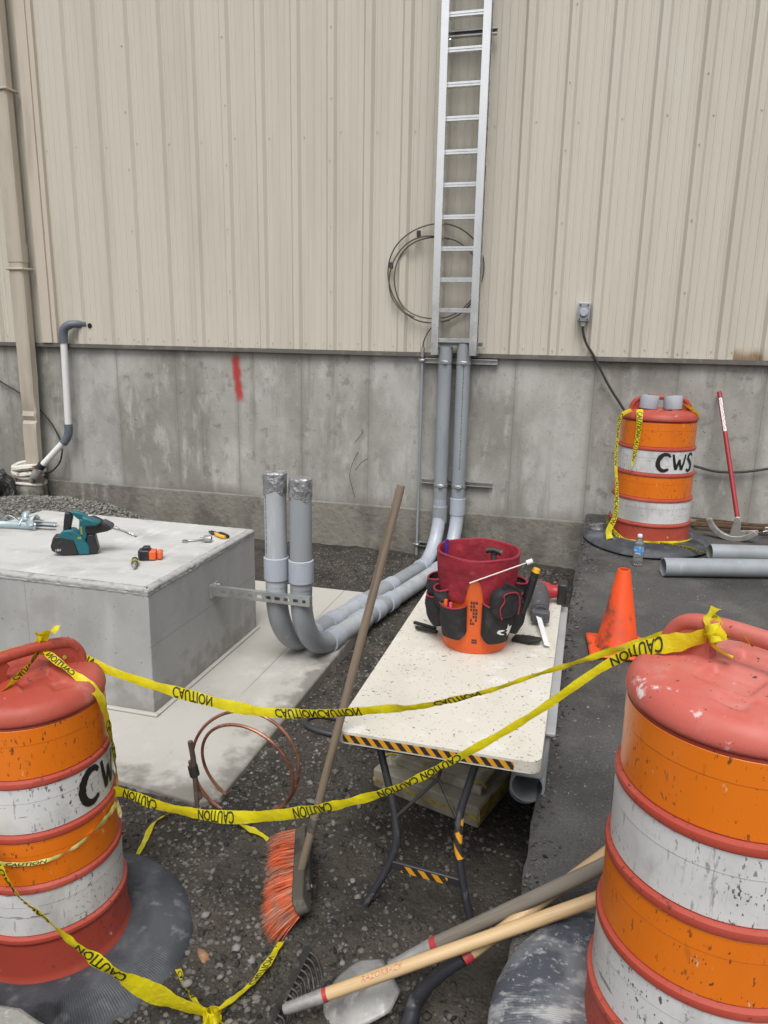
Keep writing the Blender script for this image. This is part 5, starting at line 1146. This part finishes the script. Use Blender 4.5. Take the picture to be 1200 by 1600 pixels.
MB().box(sp_(-.128, 2.972, .042), (.075, .04, .05)).build('shoe', 'greyplastic', t, bevel=.008)
MB().bar(sp_(-.135, 2.96, .045), sp_(-.085, 2.74, .012), .022, .002, up=(.25, 0, 1)).build('blade', 'white', t)

# ------------------------------------------------------------------ push broom
br = thing('push_broom', 'push broom with orange bristles lying on its side, handle leaning on the table', 'broom', (-.77, 1.88, -.33))
hT = Vector((-.487, 1.965, 1.011)); hB = Vector((-.762, 1.868, -.245))
hd = hT - hB
o = MB().lathe([(0, 0), (.0105, .0), (.0125, .03), (.0125, hd.length - .02), (.011, hd.length), (0, hd.length + .003)], 14).build('handle', 'woodold'); o.location = hB; o.rotation_euler = hd.to_track_quat('Z', 'Y').to_euler(); keep(o, br); 
hA, hE = Vector((-.845, 2.07, -.255)), Vector((-.722, 1.735, -.255)); ax = (hE - hA).normalized(); lf = Vector((-.86, -.30, -.42)); lf = (lf - ax * lf.dot(ax)).normalized(); nn2 = ax.cross(lf)
L_ = (hE - hA).length
prof = []
for i in range(7): q = rad(-90 + 180 * i / 6); prof.append((L_ / 2 - .02 + .022 * math.cos(q), .033 * math.sin(q)))
for i in range(7): q = rad(90 + 180 * i / 6); prof.append((-L_ / 2 + .02 + .022 * math.cos(q), .033 * math.sin(q)))
mid = (hA + hE) / 2
keep(MB().prism(prof, mid - lf * .018, ax, nn2, lf * .038).build('block', 'broomwood', bevel=.006), br)
keep(MB().prism([(-.11, -.014), (.10, -.014), (.115, 0), (.10, .014), (-.11, .014)], mid - lf * .040, ax, nn2, lf * .018).build('brace_plate', 'darksteel', bevel=.004), br)
keep(MB().tube([mid - lf * .050 + ax * .10, mid - lf * .054 + ax * .10], .006, 8).build('bolt', 'steel'), br)
keep(MB().tube([hB + hd * .13, hB + hd * .165], .0145, 12).build('ferrule', 'steel'), br)
mb = MB(); rs = random.Random(21)
for i in range(2600):
    s = rs.uniform(-1, 1); w = rs.uniform(-1, 1); base = mid + ax * (s * (L_ / 2 - .006)) + nn2 * (w * .026)
    d = (lf * 1.0 + ax * (.42 * max(0, s - .1) ** 1.2 + .10 * s + rs.gauss(0, .05) + .12) + nn2 * (w * .22 + rs.gauss(0, .05))).normalized()
    l = rs.uniform(.082, .105) * (1 + .12 * max(0, s)); tip = base + d * l + Vector((0, 0, -.006))
    if tip.z < -.345: tip.z = -.345 + rs.random() * .01
    a_ = Vector((rs.uniform(-1, 1), rs.uniform(-1, 1), rs.uniform(-1, 1))).normalized() * .0011; b_ = d.cross(a_)
    mdp = base + d * (l * .55) + Vector((rs.gauss(0, .002), rs.gauss(0, .002), .003)); tip = tip + Vector((rs.gauss(0, .0028), rs.gauss(0, .0028), 0)) + ax * rs.gauss(0, .0025)
    k_ = len(mb.v); mb.v += [tuple(base + a_), tuple(base - a_ * .5 + b_), tuple(base - a_ * .5 - b_), tuple(mdp + a_), tuple(mdp - a_ * .5 + b_), tuple(mdp - a_ * .5 - b_), tuple(tip)]
    mb.f += [(k_ + i_, k_ + (i_ + 1) % 3, k_ + 3 + (i_ + 1) % 3, k_ + 3 + i_) for i_ in range(3)] + [(k_ + 3 + i_, k_ + 3 + (i_ + 1) % 3, k_ + 6) for i_ in range(3)]
bo = mb.build('bristles', 'bristle', smooth=False); bo['kind'] = 'stuff'; keep(bo, br)

# ------------------------------------------------------------------ bare copper wire coil
t = thing('copper_wire_coil', 'loop of thick bare copper wire standing at the corner of the concrete pad', 'wire', (-1.2, 2.2, -.33))
def ring(cx_, cy_, cz_, r, a0, a1, ty, n=50): return [(cx_ + r * math.cos(q), cy_ + ty * math.sin(q + .6) + .0 * q, cz_ + (r * .98) * math.sin(q)) for q in [a0 + (a1 - a0) * i / n for i in range(n + 1)]]
cz_ = -.145
P = ring(-1.128, 2.24, cz_, .208, rad(265), rad(-95), .03); keep(MB().tube(P, .0062, 8).build('loop', 'copper'), t)
P = ring(-1.118, 2.235, cz_ - .010, .192, rad(235), rad(-60), -.035); keep(MB().tube(P, .0062, 8).build('loop', 'copper'), t)
keep(MB().tube(spline([(-1.327, 2.20, -.062), (-1.318, 2.205, -.16), (-1.312, 2.20, -.25), (-1.298, 2.185, -.36)], 5), .010, 8).build('wire_end', 'oldwire'), t)
keep(MB().tube(spline([(-1.335, 2.21, -.15), (-1.324, 2.215, -.22), (-1.308, 2.21, -.28), (-1.285, 2.195, -.36)], 5), .010, 8).build('wire_end', 'oldwire'), t)
keep(MB().tube([(-1.325, 2.205, -.165), (-1.317, 2.205, -.205)], .0185, 10).build('tape_wrap', 'cable'), t)
keep(MB().tube([(-1.10, 2.19, -.325), (-1.065, 2.185, -.335)], .009, 8).build('cut_end', 'copper'), t)

# ------------------------------------------------------------------ long-handled tools on the ground
def shaft(a, b, r0, r1, name, m, parent):
    a, b = Vector(a), Vector(b); L_ = (b - a).length
    o = MB().lathe([(0, 0), (r0, 0), (r0, L_ * .02), (r1, L_ * .98), (r1 * .9, L_), (0, L_)], 18).build(name, m); o.location = a; o.rotation_euler = (b - a).to_track_quat('Z', 'Y').to_euler(); keep(o, parent); return o
# rake
rk = thing('garden_rake', 'rake with light wooden handle lettered in red and dark toothed head', 'rake', (-.62, 1.45, -.33))
ra, rb = Vector((-.621, 1.436, -.262)), Vector((.230, 1.721, .092)); rd = (rb - ra)
shaft(ra + rd * .09, ra + rd * 1.35, .0165, .0175, 'handle', 'woodnew', rk)
keep(MB().tube([ra - rd * .012, ra, ra + rd * .085, ra + rd * .10], [.012, .0145, .0175, .0180], 16).build('ferrule', 'shovelsteel'), rk)
keep(MB().tube([ra + rd * .099, ra + rd * .112], .0172, 16).build('red_ring', 'redband'), rk)
rdn = rd.normalized(); upn = Vector((-.25, -.55, .8)); upn = (upn - rdn * upn.dot(rdn)).normalized(); sdn = rdn.cross(upn)
V, F, l = text2d('RAZORBACK', .25); hgt = .0135; mb = MB(); vv = []
for x, y in V:
    an = (y - .5) * hgt / .0172 * 1.0; p = ra + rdn * (.205 + x * hgt * .98) + (upn * math.cos(an) - sdn * math.sin(an) * -1 * -1) * .01745; vv.append(p)
keep(mesh_obj('lettering', vv, F, 'redink', smooth=False), rk)
s0, s1 = Vector((-.655, 1.665, -.300)), Vector((-.668, 1.40, -.312))
keep(MB().bar(s0, s1, .022, .010, up=(.5, 0, 1)).build('head_bar', 'darksteel', bevel=.002), rk)
for i in range(13):
    p = s0 + (s1 - s0) * (i + .5) / 13
    keep(MB().tube(spline([p, p + Vector((.03, -.006, -.008)), p + Vector((.062 - .003 * i, -.045, -.022)), p + Vector((.07 - .003 * i, -.062, -.034))], 3), [.0036] * 6 + [.0032, .003, .0026, .002], 6).build('tooth', 'darksteel'), rk)
keep(MB().tube([ra - rd * .01, (s0 + s1) / 2 + Vector((0, -.06, 0))], .007, 8).build('tang', 'darksteel'), rk)
# shovel
sh = thing('round_shovel', 'round-point shovel with grey weathered handle and dusty steel blade', 'shovel', (-.45, 1.58, -.32))
sa_, sb_ = Vector((-.295, 1.663, -.190)), Vector((.125, 1.727, .108)); sdv = sb_ - sa_
shaft(sa_, sa_ + sdv * 2.3, .0185, .0195, 'handle', 'woodgrey', sh)
keep(MB().tube([sa_ - sdv * .001, sa_ + sdv * .035], .0195, 16).build('red_ring', 'redband'), sh)
keep(MB().tube(spline([sa_, Vector((-.345, 1.652, -.226)), Vector((-.405, 1.63, -.258))], 4), [.019, .019, .0185, .018, .0175, .016, .015, .014, .013], 14).build('socket', 'shovelsteel'), sh)
# blade: dished shield
bc = Vector((-.402, 1.622, -.266)); tipv = Vector((-.560, 1.478, -.335)); u_ = (tipv - bc); Lb = u_.length; u_.normalize(); w_ = Vector((u_.y, -u_.x, 0)).normalized() * -1; nrm = u_.cross(w_); nrm = nrm if nrm.z > 0 else -nrm
V = []; nu, nv = 20, 16
for i in range(nu + 1):
    s = i / nu; hw = .092 * (1 - max(0, (s - .30) / .70) ** 2.2) ** .5 * (min(1, .62 + s * 1.6)); hw = max(hw, .002)
    for k in range(nv + 1):
        q = 2 * k / nv - 1
        V.append(bc + u_ * (s * .205) + w_ * (q * hw) + nrm * (-.020 * q * q * (hw / .092) + .016 * math.sin(PI * s) + .012 * math.exp(-(q * 5) ** 2) * (1 - s) ** 2))
F = [(i * (nv + 1) + k, (i + 1) * (nv + 1) + k, (i + 1) * (nv + 1) + k + 1, i * (nv + 1) + k + 1) for i in range(nu) for k in range(nv)]
o = mesh_obj('blade', V, F, 'shovelsteel'); o.modifiers.new('thick', 'SOLIDIFY').thickness = .003; keep(o, sh)
# hoe with black neck
ho = thing('goose_neck_hoe', 'tool with light wooden handle and bent black steel neck between the shovels and asphalt', 'hoe', (-.3, 1.6, -.33))
ca_, cb_ = Vector((-.198, 1.588, -.135)), Vector((.130, 1.83, .062)); cdv = cb_ - ca_
shaft(ca_, ca_ + cdv * 2.2, .0165, .0175, 'handle', 'woodnew', ho)
keep(MB().tube([ca_ - cdv * .005, ca_ + cdv * .05], .0178, 16).build('red_ring', 'redband'), ho)
keep(MB().tube(spline([ca_, Vector((-.245, 1.582, -.180)), Vector((-.295, 1.575, -.245)), Vector((-.318, 1.565, -.285)), Vector((-.322, 1.53, -.305)), Vector((-.332, 1.49, -.315)), Vector((-.345, 1.43, -.325))], 5), [.0165] * 4 + [.017] * 6 + [.020] * 8 + [.023] * 13, 14).build('neck', 'blacksteel'), ho)
keep(MB().box((-.36, 1.36, -.30), (.16, .012, .11), Matrix.Rotation(rad(20), 3, 'X')).build('blade', 'darksteel', bevel=.003), ho)

# ------------------------------------------------------------------ caution tape
def ribbon(name, P, label, words=(), material='tape', hfrac=.74, wordlen=.13, ref=(0, 0, 1), cat='caution tape', group=None, body='CAUTION', shear=.25, wr=.0028, wscale=.86):
    n = 10; Q = []
    P4 = [Vector((p[0], p[1], p[2])) for p in P]; X = spline(P4, n)
    W_ = []; 
    for i in range(len(P) - 1):
        for k in range(n): f = k / n; f = f * f * (3 - 2 * f); W_.append((P[i][3] + (P[i + 1][3] - P[i][3]) * f, P[i][4] + (P[i + 1][4] - P[i][4]) * f))
    W_.append((P[-1][3], P[-1][4]))
    rj = random.Random(len(P) * 31 + int(abs(P[0][0]) * 997)); jw = [rj.uniform(-1, 1) for _ in range(len(W_) // 4 + 3)]; jt = [rj.uniform(-1, 1) for _ in range(len(W_) // 6 + 3)]
    def lerp_(a_, q): i_ = int(q); return a_[i_] + (a_[i_ + 1] - a_[i_]) * (q - i_)
    W_ = [(w_ * wscale * (1 + .13 * lerp_(jw, i / 4)), t_ + 16 * lerp_(jt, i / 6)) for i, (w_, t_) in enumerate(W_)]
    fr = []; s = 0; rf = Vector(ref).normalized()
    for i, p in enumerate(X):
        T = (X[min(i + 1, len(X) - 1)] - X[max(i - 1, 0)]).normalized()
        U = rf - T * rf.dot(T)
        if U.length < .15: U = Vector((1, .3, 0)) - T * Vector((1, .3, 0)).dot(T)
        U.normalize(); Nn = T.cross(U)
        if i: s += (p - X[i - 1]).length
        w, tw = W_[i]; tw = rad(tw); wd = U * math.cos(tw) + Nn * math.sin(tw); nn_ = T.cross(wd)
        fr.append((s, p, wd, nn_, w))
    ph = random.random() * 6
    def at(s_, t_):
        lo = 0
        while lo < len(fr) - 2 and fr[lo + 1][0] < s_: lo += 1
        a, b = fr[lo], fr[lo + 1]; f = (s_ - a[0]) / max(1e-6, b[0] - a[0])
        p = a[1].lerp(b[1], f); wd = a[2].lerp(b[2], f).normalized(); nn_ = a[3].lerp(b[3], f).normalized(); w = a[4] + (b[4] - a[4]) * f
        bow = .06 * w * (1 - (2 * t_) ** 2) + wr * (math.sin(s_ * 70 + ph) + .6 * math.sin(s_ * 173 + 2 * ph)) * t_
        return p + wd * (t_ * w) + nn_ * bow, nn_
    nt_ = 5; V = []; F = []; ns = len(fr)
    for i in range(ns):
        for k in range(nt_): V.append(at(fr[i][0], k / (nt_ - 1) - .5)[0])
    for i in range(ns - 1):
        for k in range(nt_ - 1): F.append((i * nt_ + k, i * nt_ + k + 1, (i + 1) * nt_ + k + 1, (i + 1) * nt_ + k))
    t = thing(name, label, cat, tuple(X[0]), group)
    st = mesh_obj('strip', V, F, material); keep(st, t)
    if words:
        Vt, Ft, l = text2d(body, shear)
        # refine long triangles so letters follow the tape
        for (s0, flip, mir) in words:
            if s0 + wordlen > fr[-1][0]: continue
            vv = []; ff = []
            for sgn in (1, -1):
                k = len(vv)
                for x, y in Vt:
                    xx = x / l * wordlen; tt = (y - .5) * hfrac
                    if flip: xx = wordlen - xx; tt = -tt
                    if mir: tt = -tt
                    p, nn_ = at(s0 + xx, tt); vv.append(p + nn_ * ((.0009 + .00004 * (len(vv) % len(Vt) // max(1, len(Vt) // 4))) * sgn))
                ff += [tuple(k + q for q in f) for f in Ft]
            keep(mesh_obj('lettering', vv, ff, 'ink', smooth=False), t)
    return t
# strand across the picture, upper
KL = Vector((-1.390, 1.570, .572)); KR = Vector((.262, 1.462, .872))
up_pts = [(KL.x, KL.y, KL.z, .03, 20), (-1.347, 1.63, .534, .032, 10), (-1.274, 1.68, .473, .028, -20), (-1.141, 1.68, .448, .028, -20), (-1.001, 1.68, .43, .036, -10), (-.865, 1.68, .418, .036, -10), (-.751, 1.68, .42, .032, 0), (-.585, 1.675, .449, .032, 5), (-.445, 1.67, .486, .028, 10), (-.344, 1.665, .513, .024, 15), (-.186, 1.66, .58, .016, 20), (-.082, 1.655, .637, .014, 20), (.017, 1.65, .689, .017, 15), (.098, 1.645, .733, .022, 10), (.163, 1.63, .768, .025, 0), (.215, 1.56, .825, .026, 0), (KR.x, KR.y, KR.z, .028, 0)]
ribbon('caution_tape', up_pts, 'upper yellow caution tape strand sagging between the two foreground drums', [(.03, 0, 1), (.41, 0, 1), (.72, 0, 1), (.845, 0, 1), (1.17, 0, 1)], hfrac=.92, wordlen=.125)
lo_pts = [(-1.222, 1.60, .138, .034, 8), (-1.195, 1.618, .128, .040, 5), (-1.093, 1.604, .123, .040, 0), (-.963, 1.588, .132, .040, 0), (-.838, 1.572, .155, .040, 0), (-.683, 1.555, .207, .037, 0), (-.573, 1.542, .257, .032, 8), (-.468, 1.531, .31, .028, 10), (-.354, 1.519, .38, .026, 15), (-.248, 1.508, .466, .023, 20), (-.135, 1.5, .561, .020, 15), (-.043, 1.5, .643, .021, 10), (.055, 1.5, .74, .022, 0), (.114, 1.5, .788, .026, 0), (.144, 1.490, .808, .036, -10), (.171, 1.476, .826, .040, -15), (.205, 1.464, .842, .042, -15), (.238, 1.458, .857, .036, 0), (KR.x, KR.y, KR.z, .026, 0)]
ribbon('caution_tape', lo_pts, 'lower yellow caution tape strand crossing in front of the table', [(.03, 1, 0), (.29, 1, 0), (.60, 1, 0), (.86, 1, 0), (.99, 1, 0), (1.52, 1, 0)], hfrac=.92, wordlen=.122)
def knot(c, r, label, seed, tails=(), n=5):
    rs = random.Random(seed); t = thing('tape_knot', label, 'tape knot', c)
    for k in range(n):
        P = []
        a = rs.uniform(0, PI); u = Vector((math.cos(a), math.sin(a), rs.uniform(-.5, .5))).normalized(); v = u.cross(Vector((rs.uniform(-1, 1), rs.uniform(-1, 1), 1))).normalized()
        mb = MB(); w = .010 + .008 * rs.random(); ax_ = u.cross(v)
        for i in range(17):
            q = 2 * PI * i / 16; p = u * (r * math.cos(q)) + v * (r * .75 * math.sin(q)); wig = rs.uniform(-.3, .3)
            for s in (-1, 1): mb.v.append(tuple(p + (ax_ + v * wig * .4).normalized() * (w * s)))
        for i in range(16): mb.f.append((2 * i, 2 * i + 1, 2 * i + 3, 2 * i + 2))
        mb.build('wrap', 'tape', t)
    for (P, w) in tails:
        mb = MB(); P = spline(P, 6)
        for i, p in enumerate(P):
            T = (P[min(i + 1, len(P) - 1)] - P[max(i - 1, 0)]).normalized(); U = Vector((0, 0, 1)) - T * T.z
            if U.length < .2: U = Vector((1, .2, 0))
            U = (U.normalized() * math.cos(i * .12) + T.cross(U.normalized()) * math.sin(i * .12))
            for s in (-1, 0, 1): mb.v.append(tuple(p + U * (w / 2 * s) + T.cross(U) * (.004 if s == 0 else 0)))
        for i in range(len(P) - 1):
            for j in range(2): mb.f.append((3 * i + j, 3 * i + j + 1, 3 * i + 4 + j, 3 * i + 3 + j))
        mb.build('tail', 'tape', t)
    return t
knot(tuple(KL), .019, 'yellow tape knot on the handle of the left foreground drum', 3, [([(0, 0, .01), (.012, .0, .035), (.032, .005, .055), (.05, .01, .052)], .03), ([(0, 0, 0), (.004, -.01, .04), (.02, -.012, .048)], .026)])
knot((KR.x + .005, KR.y - .015, KR.z + .004), .020, 'yellow tape knot on the handle of the right foreground drum', 8, [([(0, 0, .01), (-.012, .01, .028), (-.002, .02, .044)], .030), ([(.01, 0, .0), (.04, -.02, .008), (.06, -.035, -.004)], .022), ([(0, 0, 0), (-.005, -.012, -.02), (.03, -.025, -.035)], .020)], n=5)
ribbon('caution_tape', [(KL.x, KL.y, KL.z, .022, 0), (-1.364, 1.49, .556, .030, -30), (-1.383, 1.45, .526, .038, -40), (-1.404, 1.43, .494, .040, -45)], 'short crumpled caution tape tail hanging left from the left drum knot', [(.005, 1, 0), (.055, 1, 0)], wordlen=.08, hfrac=.9)
ribbon('caution_tape', [(KL.x, KL.y, KL.z, .018, 0), (-1.345, 1.556, .553, .024, 20), (-1.28, 1.55, .520, .028, 30), (-1.225, 1.55, .487, .032, 40), (-1.200, 1.556, .448, .034, 15), (-1.200, 1.575, .366, .034, 0), (-1.200, 1.592, .257, .034, 0), (-1.206, 1.606, .146, .032, 0)], 'caution tape strip running over the rim and down the left drum', [(.03, 1, 0), (.31, 0, 0), (.40, 0, 0)], wordlen=.10, hfrac=.8, ref=(.3, -.9, .2))
ribbon('caution_tape', [(-1.95, 1.46, .46, .03, 0), (-1.659, 1.5, .519, .03, 10), (-1.482, 1.52, .559, .026, 10), (-1.435, 1.55, .568, .024, 0), (KL.x, KL.y, KL.z, .02, 0)], 'caution tape strand leaving the left drum knot towards the left frame edge')
ribbon('caution_tape', [(-1.56, 1.34, .40, .026, 0), (-1.446, 1.30, .258, .030, 10), (-1.347, 1.295, .113, .034, 15), (-1.29, 1.298, .022, .030, 25), (-1.228, 1.305, -.029, .036, 20), (-1.158, 1.31, -.087, .036, 20), (-1.086, 1.31, -.126, .046, 5), (-.994, 1.33, -.191, .056, 0), (-.914, 1.37, -.262, .056, 0), (-.831, 1.40, -.305, .032, 0)], 'caution tape dropping across the left drum front to the ground knot', [(.30, 1, 0), (.42, 1, 0), (.66, 1, 0)], wordlen=.15, hfrac=.82)
knot((-.815, 1.392, -.305), .022, 'yellow tape knot lying on the soil at the bottom of the picture', 12, [([(0, 0, .01), (.05, -.02, .02), (.10, -.05, .015), (.13, -.10, .0)], .05), ([(0, 0, 0), (.02, -.05, .01), (.03, -.12, 0)], .04)])
ribbon('caution_tape', [(-.815, 1.392, -.295, .03, 40), (-.788, 1.445, -.298, .032, 55), (-.760, 1.52, -.305, .036, 65), (-.748, 1.60, -.308, .034, 70), (-.745, 1.68, -.315, .03, 75)], 'caution tape running from the ground knot to the broom bristles', [(.13, 0, 0)], wordlen=.11, hfrac=.75)
ribbon('caution_tape', [(-.985, 1.512, -.318, .020, 70), (-.945, 1.475, -.315, .020, 60), (-.900, 1.44, -.312, .020, 50), (-.86, 1.41, -.305, .022, 50), (-.815, 1.392, -.298, .022, 40)], 'narrow caution tape tail between the left rubber ring and the ground knot', [(.01, 0, 0)], wordlen=.11)
ribbon('caution_tape', [(-1.352, 1.86, -.315, .024, 75), (-1.375, 1.95, -.318, .024, 75), (-1.385, 2.04, -.300, .022, 60), (-1.315, 2.11, -.285, .026, 40), (-1.20, 2.115, -.288, .026, 30), (-1.11, 2.112, -.295, .034, 50), (-1.04, 2.10, -.302, .036, 70), (-.985, 2.09, -.312, .02, 80), (-.945, 2.07, -.322, .010, 80)], 'limp caution tape tail lying on the soil in front of the concrete pad', [(.22, 0, 1)], wordlen=.13)
# thin worn tape round the left drum with shredded end
P = []
for i in range(12):
    a = rad(-118 + 12.6 * i); zl = .425 + .004 * i + .010 * math.sin(i * .8); r = (drum_r(zl) + .007) * .877 * .919
    P.append((DL[0] + r * math.cos(a), DL[1] + r * math.sin(a), DL[2] + zl * .877, .012 if i < 9 else .022, 15 * math.sin(i)))
ribbon('worn_tape', P, 'thin worn tape wound around the middle of the left drum', [(.02, 0, 0), (.15, 0, 0)], material='tapedirty', wordlen=.1)
e_ = P[-1]
t = thing('shredded_tape_end', 'shredded white tape end knotted on the side of the left drum', 'tape', (e_[0], e_[1], e_[2]))
rs = random.Random(31)
for k in range(5):
    a = rad(rs.uniform(-40, 40)); l = rs.uniform(.03, .06); dirv = Vector((math.cos(a) * .6, -.5, rs.uniform(-.4, .6))).normalized()
    mb = MB(); w = rs.uniform(.008, .016)
    for i in range(6):
        p = Vector((.006, -.006, 0)) + dirv * (l * i / 5) + Vector((0, 0, -.25 * l * (i / 5) ** 2)); 
        for s in (-1, 1): mb.v.append(tuple(p + Vector((.2 * s * w, 0, s * w * (1 - .4 * i / 5)))))
    for i in range(5): mb.f.append((2 * i, 2 * i + 1, 2 * i + 3, 2 * i + 2))
    mb.build('shred', 'shred' if k % 2 else 'tapedirty', t)
mb = MB(); pts = spline([(0, -.012, 0), (-.012, -.02, -.05), (-.006, -.02, -.10), (-.012, -.018, -.15)], 6)
mb.tube(pts, [.004 - .0001 * i for i in range(len(pts))], 5).build('thread', 'shred', t)
# tape on the far drum
ribbon('caution_tape', [(.27, 5.24, .955, .026, 0), (.206, 5.25, .90, .026, 0), (.200, 5.26, .75, .022, 20), (.202, 5.25, .60, .022, 0), (.224, 5.215, .42, .026, -20), (.230, 5.195, .24, .034, 10), (.196, 5.18, .13, .044, 0), (.206, 5.15, .078, .05, 0)], 'long caution tape tail hanging down the left side of the far drum', [(.06, 0, 0), (.25, 0, 0), (.50, 0, 0), (.66, 0, 0)], wordlen=.17, hfrac=.8, ref=(1, -.2, 0))
ribbon('caution_tape', [(.325, 5.26, .955, .045, 0), (.326, 5.205, .91, .045, 0), (.326, 5.198, .80, .034, 0), (.316, 5.190, .68, .028, 0), (.304, 5.180, .575, .010, 0)], 'short caution tape tail hanging on the front of the far drum', [(.03, 0, 0), (.20, 0, 0)], wordlen=.17, hfrac=.85, ref=(1, -.1, 0))
P = []
for i in range(13):
    a = rad(172 + 15.5 * i); r = .296; P.append((DB[0] + r * math.cos(a), DB[1] + r * math.sin(a), DB[2] + .062 + .11 * max(0, 1 - i / 4) + .004 * math.sin(i), .030, 15 * math.sin(i * 1.3)))
ribbon('caution_tape', P, 'caution tape wrapped around the foot of the far drum', [(.02, 0, 0), (.2, 0, 0)], wordlen=.15)
ribbon('caution_tape', [(.53, 5.12, .085, .03, 30), (.66, 5.10, .078, .032, 40), (.76, 5.08, .068, .03, 60), (.85, 5.06, .05, .022, 60)], 'caution tape tail on the rubber ring beside the far drum, ending at the conduits', [(.0, 0, 1), (.15, 0, 1)], wordlen=.14)
ribbon('caution_tape', [(.56, 5.46, .985, .03, 30), (.62, 5.42, .982, .045, 40), (.68, 5.36, .955, .05, 40), (.715, 5.33, .915, .03, 30)], 'yellow tape strip draped over the right shoulder of the far drum')
